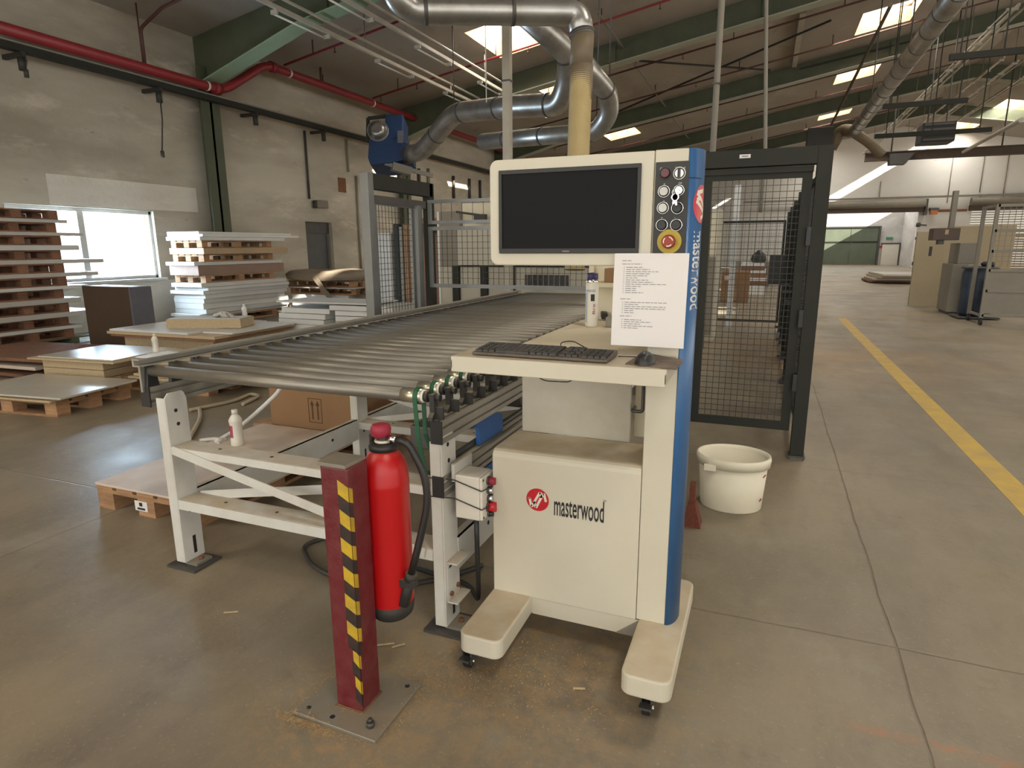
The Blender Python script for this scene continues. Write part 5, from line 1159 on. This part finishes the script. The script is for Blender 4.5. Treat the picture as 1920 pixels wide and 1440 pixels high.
# stack B: white boards and pallets right of the window
cb_ = Vector((-10.38, 9.32, 0)); X1, Y0 = cb_.x, cb_.y
def zz(v): return PY(390, v, Y0).z
k = 0; PB = None
LAY = [('p', 615, 588), ('b', 588, 582, -.25, 'board_white'), ('w', 580, 572), ('w', 571, 560), ('w', 559, 550), ('w', 549, 541), ('w', 540, 533), ('w', 532, 526), ('w', 525, 517), ('p', 516, 496), ('b', 495, 476, .0, 'board_brownish'), ('b', 475, 468, -.2, 'board_white'), ('p', 467, 451), ('b', 450, 438, -.05, 'board_oak'), ('p', 437, 416), ('w', 415, 408), ('w', 407, 402), ('w', 401, 396)]
mat('board_brownish', (0.30, 0.20, 0.15), 0.7, scale=3); mat('board_oak', (0.46, 0.33, 0.20), 0.7, scale=3)
zc = 0.0; ip = ib = 0
for l in LAY:
    h = zz(l[2])-zz(l[1]); z0 = zc; zc += max(h, .02)+.002
    if l[0] == 'p':
        lab = 'pale wooden pallet, %s from the floor in the white board stack right of the window' % ordn(ip); ip += 1
        if PB is None:
            PB = make_pallet('pallet', lab, 1.9, .84, 'wood_pallet', 'pallets in the white board stack'); PB.rotation_euler = (0, 0, PI/2); PB.location = (X1-.45, Y0+1.02, z0)
        else: dup(PB, (X1-.45+rng.uniform(-.02, .02), Y0+1.05, z0), PI/2, lab)
        zc = z0+.146
    else:
        e = rng.uniform(-.10, .08); x0 = X1-.88+rng.uniform(-.02, .05)
        yext = 2.35+rng.uniform(-.06, .1)+(.35 if ib > 11 else 0)
        m_ = l[4] if l[0] == 'b' else 'board_white'
        board(x0, X1+e, Y0+rng.uniform(-.06, .05)-(.1 if l[0] == 'b' and l[3] < -.1 else 0), Y0+yext, z0, zc-.004, m_, '%s board, %s from the floor in the stack right of the window' % ({'board_white': 'white', 'board_brownish': 'brown edged', 'board_oak': 'oak coloured'}[m_], ordn(ib) if ib < 12 else '%dth' % (ib+1)), 'board', 'panel_board', 'boards in the white board stack', rng.uniform(-.012, .012)); ib += 1
# stack C: film wrapped stack behind
PC = dup(PB, (-9.75, 12.5, 0), 0, 'low pallet under the film wrapped stack behind the white boards')
board(-10.6, -8.95, 12.05, 13.0, .146, .42, 'board_white', 'white board block on the low pallet near the grey door')
dup(PB, (-9.7, 12.5, .43), 0, 'middle pallet of the film wrapped stack'); board(-10.6, -8.7, 11.95, 13.0, .575, .60, 'board_grey', 'thin grey sheet in the film wrapped stack')
dup(PB, (-9.75, 12.5, .602), 0, 'upper pallet of the film wrapped stack')
mb = MB(); n1 = 16; ring = []
for j, (rx, ry, z) in enumerate(((.97, .60, .757), (1.0, .62, .80), (1.02, .63, .90), (.94, .58, .97), (.6, .35, 1.0), (0.02, .02, 1.01))):
    for i in range(n1): a_ = 2*PI*i/n1; s_ = 1/max(abs(math.cos(a_)), abs(math.sin(a_))); mb.v.append((-9.75+rx*math.cos(a_)*min(s_, 1.25), 12.5+ry*math.sin(a_)*min(s_, 1.25), z+.015*math.sin(5*a_+j)))
mb.f = [(j*n1+i, j*n1+(i+1) % n1, (j+1)*n1+(i+1) % n1, (j+1)*n1+i) for j in range(5) for i in range(n1)]; mb.sm = [True]*len(mb.f)
mat('film', (0.27, 0.22, 0.16), 0.5, c2=(0.2,0.15,0.11), scale=6); tag(obj('film_bundle', mb, 'film', loc=(-9.75, 12.5, .757)), 'film wrapped bundle on top of the stack near the grey door', 'bundle')
tag(obj('film_tail', MB().bar((-9.75, 11.86, .85), (-9.1, 11.85, .12), .01, .12), 'film', loc=(-9.1, 11.45, .12)), 'loose plastic film tail hanging from the wrapped bundle', 'film')
t = thing('crate', 'reddish wooden crate left of the fence post', 'crate', (-8.1, 12.6, 0)); obj('crate_body', B(-8.5, -7.7, 12.2, 13.0, 0, .62), 'wood_dark', t); obj('lid', B(-8.56, -7.64, 12.15, 13.05, .62, .66), 'wood_dark', t); obj('opening', B(-8.36, -7.86, 12.19, 12.2, .18, .48), 'board_brown', t)
# stack D: white shelves next to the conveyor
PDp = dup(PG, (-5.9, 7.3, 0), 0, 'pallet under the bluish white shelf stack')
dup(PG, (-4.65, 7.3, 0), 0, 'pallet at the right under the bluish white shelf stack')
for i in range(7): board(-6.42+rng.uniform(-.03, .03), -5.62+rng.uniform(-.05, .05), 7.03+rng.uniform(-.03, .03), 7.75, .146+i*.076, .146+i*.076+.07, 'board_white', 'white shelf panel, %s from the pallet in the left column by the conveyor' % ordn(i), 'shelf panel', 'shelf_panel', 'white shelf panels by the conveyor', rng.uniform(-.04, .04))
for i in range(8): board(-5.55+rng.uniform(-.1, .08), -4.55+rng.uniform(-.12, .08), 7.04+rng.uniform(-.06, .05), 7.75, .146+i*.074, .146+i*.074+.066, 'board_white', 'white shelf panel, %s from the pallet in the right column by the conveyor' % ordn(i), 'shelf panel', 'shelf_panel', 'white shelf panels by the conveyor', rng.uniform(-.08, .08))
board(-6.5, -4.9, 7.05, 7.75, .745, .765, 'board_white', 'long white panel lying across both shelf columns', 'shelf panel', 'shelf_panel')
# ================================================================ SAFETY FENCE
def mesh_panel(axis, c, a0, a1, z0, z1, label, tube=.045, m='fence_dark', pitch=.05, off=0.0, group=None, rails=(), wm='wire', depth=.03):
    """framed wire panel; axis 'x' spans x at y=c, axis 'y' spans y at x=c"""
    def bx(p0, p1, q0, q1): return (p0, p1, c-depth/2, c+depth/2, q0, q1) if axis == 'x' else (c-depth/2, c+depth/2, p0, p1, q0, q1)
    loc = ((a0+a1)/2, c, z0) if axis == 'x' else (c, (a0+a1)/2, z0)
    t = thing('wire_fence', label, 'fence', loc, group)
    obj('frame_stile', B(*bx(a0, a0+tube, z0, z1)), m, t); obj('frame_stile', B(*bx(a1-tube, a1, z0, z1)), m, t)
    obj('frame_rail', B(*bx(a0+tube, a1-tube, z0, z0+tube)), m, t); obj('frame_rail', B(*bx(a0+tube, a1-tube, z1-tube, z1)), m, t)
    for z in rails: obj('frame_rail', B(*bx(a0+tube, a1-tube, z, z+tube)), m, t)
    mb = MB(); w = .0019
    n = int((a1-a0-2*tube)/pitch); s = (a1-a0-2*tube)/max(n, 1)
    for i in range(1, n):
        p = a0+tube+s*i; q = (p-w, p+w, c-w, c+w) if axis == 'x' else (c-w, c+w, p-w, p+w); mb.box(*q, z0+tube, z1-tube)
    n = int((z1-z0-2*tube)/pitch)
    for i in range(1, n):
        z = z0+tube+(z1-z0-2*tube)/n*i; q = (a0+tube, a1-tube, c-w+.004, c+w+.004) if axis == 'x' else (c-w+.004, c+w+.004, a0+tube, a1-tube); mb.box(*q, z-w, z+w)
    if mb.v: stuff(obj('wire_mesh', mb, wm, t))
    return t
def fpost(x, y, label, h=2.13, m='fence_dark', s=.09):
    t = thing('fence_post', label, 'fence post', (x+s/2, y+s/2, 0)); obj('upright', B(x, x+s, y, y+s, .03, h), m, t, bevel=.003)
    f = obj('foot_plate', B(x-.01, x+s+.01, y-.01, y+s+.01, .012, .03), 'dark_steel', t); obj('levelling_foot', B(x+.005, x+s-.005, y+.005, y+s-.005, 0, .012), 'steel_plate', f)
    return t
FYc = 4.69
fpost(.25, FYc, 'dark front corner post of the safety fence beside the aisle')
fpost(-.56, FYc, 'dark fence post hidden behind the console column')
t = thing('fence_beam', 'dark top beam over the fence door with a small white label', 'beam', (-.1, FYc+.04, 2.0)); obj('beam', B(-.47, .25, FYc, FYc+.09, 2.02, 2.13), 'fence_dark', t, bevel=.003)
q = PY(1397, 293, FYc); o_ = obj('label_plate', B(q.x-.035, q.x+.035, FYc-.002, FYc, q.z-.012, q.z+.012), 'paper', t); obj('label_print', B(q.x-.02, q.x+.02, FYc-.003, FYc-.002, q.z-.004, q.z+.004), 'print_grey', o_)
dr = mesh_panel('x', FYc+.05, -.46, .232, .20, 2.0, 'wire mesh fence door with dark frame behind the white bucket', .06, pitch=.042)
obj('upper_rail', B(-.47, .235, FYc+.02, FYc+.08, 1.975, 2.012), 'fence_dark', dr)
for z in (.5, .95, 1.5): obj('hinge', B(.225, .255, FYc+.0, FYc+.05, z, z+.12), 'black_plastic', dr)
# coiled spring cable along the post
pts = []
for i in range(181): a_ = i*.7; pts.append(Vector((.243+.012*math.cos(a_), FYc+.11+.012*math.sin(a_), .65+.78*i/180)))
tag(obj('coil_cable', MB().tube(pts, .0035, 5), 'machine_grey', loc=(.243, FYc+.11, .65)), 'grey coiled cable hanging behind the fence corner post', 'cable')
# side run along the aisle
ys = [FYc+.09, 6.15, 7.55, 8.95, 10.35, 11.75]
for i, (a, b_) in enumerate(zip(ys, ys[1:])):
    if i: fpost(.25, a-.09, 'dark side fence post along the aisle, %s behind the corner post' % ordn(i-1), 2.05)
    wp = mesh_panel('y', .295, a+.02, b_-.11, .15, 2.0, 'dark wire side panel along the aisle, %s behind the corner post' % ordn(i), .04, pitch=.05)
    if i < 4:
        for z in (.28, 1.0): obj('bracket', B(.17, .28, b_-.16, b_-.10, z, z+.03), 'black_plastic', wp)
fpost(.25, 11.75, 'dark far corner post of the safety fence', 2.05)
mesh_panel('x', 11.80, -1.05, .24, .18, 1.92, 'far dark wire panel closing the fence behind the door', .04, pitch=.06)
tag(obj('hanging_cover', B(.02, .279, 9.0, 9.05, 1.0, 1.38), 'panel_black', loc=(.1, 9, 1.0)), 'black sheet cover on the inside of the side fence', 'cover')
# left portal and the gate across the conveyor
LX = -3.30
fpost(LX, FYc, 'grey left corner post of the safety fence', 2.13, 'fence_grey', .085)
t = thing('fence_beam', 'grey top beam running back from the left corner post', 'beam', (LX+.04, 5.3, 2.0)); obj('beam', B(LX, LX+.085, FYc+.085, 5.82, 2.0, 2.13), 'fence_dark', t)
obj('lower_beam', B(LX+.01, LX+.07, FYc+.085, 5.70, 1.88, 1.95), 'dark_steel', t)
fpost(LX, 5.76, 'grey rear post of the left fence portal', 2.13, 'fence_dark', .085)
mesh_panel('y', LX+.045, FYc+.12, 5.46, .15, 1.90, 'narrow grey wire panel at the left of the conveyor', .03, 'fence_grey', .05)
fpost(LX+.02, 5.46, 'slim grey post between narrow panel and gate', 1.90, 'fence_grey', .09)
gy = 5.62
g = mesh_panel('x', gy, -3.16, -.60, 1.105, 1.70, 'lower framed wire gate across the conveyor', .035, 'fence_grey', .055)
g = mesh_panel('x', gy, -3.16, -.60, 1.725, 1.955, 'upper framed wire gate strip across the conveyor', .032, 'fence_grey', .11)
fpost(-.60, gy-.04, 'slim dark post at the right end of the gate', 1.98, 'fence_dark', .08)

# ================================================================ MACHINE BEHIND THE FENCE
mat('machine_beige', (0.46, 0.43, 0.35), 0.5, c2=(0.40,0.36,0.28), scale=2)
MY = 8.2
def mp(u, v): return PY(u, v, MY)
xa, xb = mp(823, 450).x, mp(1110, 450).x
t = thing('machine_enclosure', 'beige machine enclosure behind the wire gate', 'machine', ((xa+xb)/2, MY+.6, 0))
zt = mp(823, 397).z
obj('body', B(xa, xb, MY, MY+1.6, 0, mp(860, 500).z), 'machine_beige', t, bevel=.01)
obj('hood', B(xa, mp(862, 450).x, MY, MY+1.4, mp(860, 500).z, zt), 'machine_grey', t, bevel=.01)
obj('upper_panel', B(mp(862, 450).x, xb, MY-.1, MY+1.2, mp(880, 497).z, mp(880, 428).z), 'machine_beige', t, bevel=.006)
obj('top_panel', B(mp(862, 450).x, xb, MY+.1, MY+1.2, mp(880, 428).z, mp(880, 380).z), 'cream', t, bevel=.006)
obj('edge_strip', B(xa-.012, xa+.018, MY-.02, MY, .1, zt), 'board_white', t)
for u in (856, 909, 960): 
    q = mp(u, 470); obj('dark_post', B(q.x-.05, q.x+.05, MY-.06, MY, .0, mp(u, 430).z if u == 909 else mp(u, 498).z), 'fence_dark', t)
va, vb = mp(985, 515), mp(1066, 540)
vt = obj('vent', B(va.x, vb.x, MY-.02, MY, vb.z, va.z), 'black_plastic', t)
for i in range(8): x = va.x+(vb.x-va.x)*(i+.5)/8; obj('vent_bar', B(x-.006, x+.006, MY-.03, MY-.02, vb.z, va.z), 'machine_grey', vt)
q = mp(906, 408); obj('arm', MB().bar(mp(862, 398)+Vector((0,-.1,0)), mp(905, 404)+Vector((0,-.1,0)), .04, .03).box(q.x-.08, q.x+.08, MY-.14, MY-.04, q.z-.08, q.z+.04), 'black_plastic', t)
q = PX(786, 400, -5.2)
t = thing('wooden_rack', 'brown wooden rack beside the left fence portal', 'rack', (PY(806, 450, 8.9).x, 8.9, 0)); rx0, rx1 = PY(791, 450, 8.9).x, PY(821, 450, 8.9).x; obj('board_panel', B(rx0, rx1, 8.9, 8.95, 0, 1.95), 'wood_dark', t); obj('shelf_board', B(rx0, rx1, 8.7, 8.9, 1.72, 1.86), 'board_brown', t)
for k, (u0, u1, h, m_) in enumerate(((704, 733, 1.75, 'board_grey'), (738, 747, 1.9, 'fence_dark'), (749, 755, 1.85, 'machine_grey'), (757, 763, 1.9, 'wood_pallet'))):
    board(PY(u0, 450, 9.6).x, PY(u1, 450, 9.6).x, 9.6, 9.75, 0, h, m_, ['tall grey board', 'dark upright strip', 'grey upright strip', 'wooden upright strip'][k]+' standing behind the narrow fence panel', 'board', 'upright_board')
# pale cabinets and cartons seen through the fence door
q0, q1 = PY(1306, 392, 10.4), PY(1346, 480, 10.4)
t = thing('tall_cabinet', 'tall pale cabinet seen through the fence door', 'cabinet', ((q0.x+q1.x)/2, 10.7, 0)); obj('body', B(q0.x-.6, q1.x, 10.4, 11.2, 0, q0.z), 'machine_beige', t, bevel=.01); obj('door', B(q0.x-.3, q1.x-.03, 10.38, 10.4, q1.z, q0.z-.05), 'plaster_light' if False else 'cream', t)
obj('lower_door', B(q0.x-.3, q1.x-.03, 10.38, 10.4, .1, q1.z-.02), 'machine_grey', t)
q = PZ(1352, 640); tag(obj('white_post', B(q.x-.05, q.x+.05, 12.4, 12.5, 0, PY(1352, 348, 12.4).z), 'board_white', loc=(q.x, 12.45, 0)), 'slim white post behind the tall pale cabinet', 'post')
a, b_ = PZ(1350, 566), PZ(1402, 566); Yc = a.y
t = thing('carton', 'large brown carton on the floor inside the fence', 'carton', ((a.x+b_.x)/2, Yc+.4, 0)); zc_ = PY(1375, 509, Yc).z
obj('box_body', B(a.x, b_.x, Yc, Yc+.9, 0, zc_), 'cardboard_dark', t, bevel=.01); obj('pale_side', B(a.x+.03, a.x+(b_.x-a.x)*.6, Yc-.01, Yc, .05, zc_*.42), 'cardboard', t); obj('label_sticker', B(a.x+.08, a.x+.18, Yc-.012, Yc-.005, zc_*.72, zc_*.86), 'paper', t)
Yb = Yc+3; 
for i in range(7):
    v = 541-7*i; a, b_ = PY(1388+rng.uniform(-3, 3), v, Yb), PY(1437+rng.uniform(-4, 2), v-6, Yb)
    board(a.x, b_.x, Yb, Yb+1.2, 0 if i == 0 else a.z, b_.z, 'board_white' if i % 2 == 0 else 'wood_dark', '%s board, %s from the floor in the small pile inside the fence' % ('white' if i % 2 == 0 else 'brown', ordn(i)), 'board', 'board', 'small pile inside the fence')
q = PY(1422, 488, Yb); mb = MB().lathe([(0, 0), (.20, .0), (.24, .10), (.20, .24), (.10, .32), (.05, .38), (0, .38)], (q.x, Yb+.5, b_.z), 12); tag(obj('black_bag', mb, 'black_plastic', loc=(q.x, Yb+.5, q.z)), 'black plastic bag on the small pile inside the fence', 'bag')
board(-1.2, .1, Yb+4, Yb+5.2, 0, .9, 'machine_grey', 'grey machine base far inside the fence', 'machine', 'sanding_machine')

# ================================================================ MACHINES AND CART AT THE RIGHT
Y1 = 21.8
def c1(u, v): return PY(u, v, Y1)
x0, xm, x1 = c1(1738, 500).x, c1(1756, 500).x, c1(1800, 500).x
t = thing('cream_machine', 'cream sanding machine with sloped top at the right', 'machine', ((x0+x1)/2, Y1+1, 0))
zt0, zt1 = c1(1757, 440).z, c1(1780, 424).z
obj('front_body', MB().prism([(xm, .10), (x1+1.2, .10), (x1+1.2, zt1), (c1(1778, 424).x, zt1), (xm, zt0)], 'y', Y1, Y1+1.8), 'machine_cream', t, bevel=.02)
obj('side_body', B(x0, xm, Y1+.05, Y1+1.6, .12, c1(1745, 484).z), 'machine_grey', t, bevel=.02)
obj('black_slot', MB().box(c1(1774, 0).x, c1(1787, 0).x, Y1-.02, Y1, c1(1780, 449).z, c1(1780, 444).z).box(c1(1774, 0).x, c1(1795, 0).x, Y1-.02, Y1, c1(1780, 498).z, c1(1780, 491).z), 'black_plastic', t)
obj('plinth', B(x0+.1, x1+1.1, Y1+.15, Y1+1.5, 0, .12), 'dark_steel', t); obj('edge_strip', B(xm-.03, xm+.02, Y1-.03, Y1, .12, zt0-.1), 'dark_steel', t)
obj('side_gear', MB().box(x0-.12, x0+.1, Y1+.1, Y1+.5, c1(1740, 520).z, c1(1740, 480).z), 'rust', t); obj('top_fitting', MB().cyl((c1(1783, 0).x, Y1+.4, zt1), (c1(1783, 0).x, Y1+.4, zt1+.12), .06, 10).bar((c1(1783, 0).x, Y1+.4, zt1+.06), (c1(1800, 0).x, Y1+.4, zt1+.04), .05, .05), 'dark_steel', t)
Y2 = 16.3
def c2(u, v): return PY(u, v, Y2)
x0, x1 = c2(1786, 500).x, c2(1816, 500).x
t = thing('machine_console', 'grey machine console carrying a dark hooded screen at the right', 'machine', ((x0+x1)/2, Y2+.4, 0))
obj('lower_body', B(x0, x1, Y2, Y2+.9, .05, c2(1800, 495).z), 'machine_grey', t, bevel=.015); obj('upper_body', B(x0+.08, x1+.12, Y2+.02, Y2+.8, c2(1800, 495).z, c2(1800, 455).z), 'machine_grey', t, bevel=.015)
obj('plinth', B(x0+.03, x1-.03, Y2+.05, Y2+.8, 0, .05), 'dark_steel', t); obj('side_strip', B(x1, x1+.04, Y2, Y2+.05, .05, c2(1800, 500).z), 'dark_steel', t)
obj('window_slot', B(c2(1806, 0).x, c2(1812, 0).x, Y2+.0, Y2+.02, c2(1808, 480).z, c2(1808, 462).z), 'panel_black', t)
s = obj('screen_box', B(c2(1807, 0).x, c2(1862, 0).x, Y2-.1, Y2+.3, c2(1830, 450).z, c2(1830, 427).z), 'board_brown', t, bevel=.01); obj('sticker', B(c2(1831, 0).x, c2(1838, 0).x, Y2-.105, Y2-.1, c2(1834, 439).z, c2(1834, 430).z), 'chipboard', s)
obj('neck', B(c2(1822, 0).x, c2(1834, 0).x, Y2, Y2+.2, c2(1828, 458).z, c2(1828, 450).z), 'dark_steel', t)
obj('supply_duct', B(c2(1843, 0).x, c2(1853, 0).x, Y2+.1, Y2+.25, c2(1848, 427).z, c2(1848, 355).z), 'machine_grey', t)
tag(obj('machine_cover', B(c2(1818, 0).x, c2(1885, 0).x, Y2+2.0, Y2+2.1, 0, c2(1850, 430).z), 'machine_cream', loc=(c2(1850, 0).x, Y2+2, 0)), 'cream machine panel behind the wire cart', 'machine')
# wire cart
Y3 = 14.3
def c3(u, v): return PY(u, v, Y3)
xa, xb = c3(1854, 500).x, c3(1854, 500).x+1.7
t = thing('wire_cart', 'tall wire trolley frame at the right edge', 'trolley', ((xa+xb)/2, Y3+.4, 0))
zt = c3(1860, 383).z
for x, y in ((xa, Y3), (xb, Y3), (xa, Y3+.8), (xb, Y3+.8)):
    p_ = obj('upright', B(x-.03, x+.03, y-.03, y+.03, .14, zt), 'machine_grey', t); obj('wheel', MB().cyl((x-.02, y, .07), (x+.02, y, .07), .07, 14), 'black_plastic', p_)
for z in (.16, .62, 1.0, 1.35, 1.72, zt-.05):
    obj('cross_rail', MB().box(xa, xb, Y3-.03, Y3+.02, z, z+.05), 'machine_grey', t)
obj('side_rail', MB().box(xa-.02, xa+.02, Y3, Y3+.8, .16, .2).box(xa-.02, xa+.02, Y3, Y3+.8, zt-.05, zt), 'machine_grey', t)
obj('lower_sheet', B(xa+.03, xb, Y3-.005, Y3+.005, .22, c3(1890, 505).z), 'machine_grey', t)
mb = MB()
for i in range(1, 18): x = xa+(xb-xa)*i/18; mb.box(x-.004, x+.004, Y3-.004, Y3+.004, c3(1890, 500).z, zt)
for i in range(1, 12): z = c3(1890, 500).z+(zt-c3(1890, 500).z)*i/12; mb.box(xa, xb, Y3, Y3+.008, z-.004, z+.004)
stuff(obj('wire_mesh', mb, 'machine_grey', t))
# blue waste sack in its frame
Y4 = 15.3; a = PY(1822, 600, Y4); b_ = PY(1850, 503, Y4)
t = thing('waste_sack', 'dark blue waste sack between console and wire cart', 'sack', ((a.x+b_.x)/2, Y4+.3, 0)); xc = (a.x+b_.x)/2+.05
mat('sack_blue', (0.018, 0.030, 0.055), 0.4, c2=(0.045,0.065,0.10), scale=7, amt=0.8)
obj('sack', MB().lathe([(0, .05), (.25, .05), (.30, .15), (.29, .5), (.30, .9), (.27, b_.z-.03), (.30, b_.z), (.22, b_.z+.03), (0, b_.z-.02)], (xc, Y4+.35, 0), 20), 'sack_blue', t)
obj('sack_frame', MB().tube([Vector((xc+.31*math.cos(2*PI*i/16), Y4+.35+.31*math.sin(2*PI*i/16), b_.z)) for i in range(16)], .02, 6, closed=True), 'dark_steel', t); obj('sack_base', B(xc-.36, xc+.36, Y4+.0, Y4+.7, .02, .05), 'dark_steel', t)
tag(obj('black_bundle', MB().lathe([(0, 0), (.10, 0), (.13, .05), (.08, .1), (0, .11)], (xc+.1, Y4+.3, b_.z+.03), 12), 'black_plastic', loc=(xc+.1, Y4+.3, b_.z)), 'small black bundle on top of the blue sack', 'bundle')
# flat pile on the far floor
Y5 = 29.0
for i in range(4):
    a, b_ = PY(1628+6*i, 532-3*i, Y5), PY(1750-4*i, 528-3*i, Y5)
    board(a.x, b_.x, Y5-.2*i, Y5+2.2, .03+.09*i, .03+.09*i+.075, ['wood_dark', 'board_grey', 'chipboard', 'board_grey'][i], 'flat sheet, %s from the floor in the far pile before the vestibule' % ordn(i), 'board', 'sheet', 'far flat pile', .02*i)
# loudspeaker lamp on the gable corner and wall bracket
q = PY(1752, 396, YG-.6); t = thing('warning_lamp', 'orange warning lamp beside the roller shutter', 'lamp', q)
obj('hood', B(q.x-.25, q.x+.25, q.y, q.y+.4, q.z+.05, q.z+.22), 'dark_steel', t); obj('lens', B(q.x-.2, q.x+.2, q.y, q.y+.35, q.z-.2, q.z+.05), mat('orange', (0.55, 0.17, 0.04), 0.4), t); obj('arm', B(q.x-.04, q.x+.04, q.y+.3, YG, q.z+.08, q.z+.14), 'dark_steel', t)
q = PY(1758, 396, YG-.3); tag(obj('barrier_bar', B(q.x, g2a-.35, YG-.4, YG-.3, q.z-.06, q.z+.1), 'rust', loc=(q.x, YG-.35, q.z)), 'thin brown bar between lamp and second shutter', 'bar')
# wood chips on the near floor
for k, (u, v, l, a_) in enumerate(((420, 1150, .06, .4), (690, 1213, .10, .5), (1075, 1292, .04, .2), (735, 1215, .05, .7))):
    q = PZ(u, v, 0); d = Vector((math.cos(a_), math.sin(a_), 0))*l
    tag(obj('wood_chip', MB().bar(q+Vector((0,0,.004)), q+d+Vector((0,0,.008)), .006, .004), 'chipboard', loc=q), ['curled pale shaving on the open floor', 'long thin splinter beside the guard post', 'small chip in front of the console cabinet', 'thin splinter between post and left console foot'][k], 'wood chip')

# loose wood shavings: nobody could count them
def shavings(name, label, spots, seed, m):
    rg_ = random.Random(seed); mb = MB()
    for (cx, cy, sx_, sy_, n_, l_) in spots:
        for _ in range(n_):
            x, y = rg_.gauss(cx, sx_), rg_.gauss(cy, sy_); a_ = rg_.uniform(0, PI); l = l_*rg_.uniform(.4, 1.3); w = l*rg_.uniform(.15, .5); z = .0006+rg_.uniform(0, .003)
            if PX0-.002 < x < PX1+.002 and QY0-.002 < y < QY1+.002: continue
            if -1.338 < x < -1.012 and 1.36 < y < 1.645: z += .0125
            d = Vector((math.cos(a_), math.sin(a_), rg_.uniform(-.15, .25)))*l/2; e_ = Vector((-math.sin(a_), math.cos(a_), rg_.uniform(-.2, .2)))*w/2; c_ = Vector((x, y, z+abs(d.z)+abs(e_.z)))
            mb.add([c_-d-e_, c_+d-e_, c_+d+e_, c_-d+e_], [(0,1,2,3)])
    return stuff(tag(obj(name, mb, m, loc=(spots[0][0], spots[0][1], 0)), label, 'shavings'))
mat('shaving', (0.50, 0.34, 0.17), 0.85, c2=(0.36,0.23,0.11), scale=40, amt=0.7)
shavings('wood_shavings', 'scattered pale wood shavings around the guard post plate', [(-1.30, 1.35, .06, .012, 380, .007), (-1.17, 1.345, .07, .010, 160, .006), (-1.33, 1.50, .012, .07, 130, .006), (-1.0, 1.50, .015, .08, 160, .006), (-1.165, 1.435, .04, .006, 90, .005)], 4, 'shaving')
shavings('sawdust', 'brown sawdust and chips between guard post and console feet', [(-.95, 1.72, .10, .10, 900, .006), (-.72, 1.88, .12, .10, 700, .006), (-.55, 1.80, .16, .12, 350, .006), (-1.02, 1.98, .05, .08, 250, .006)], 9, 'shaving')
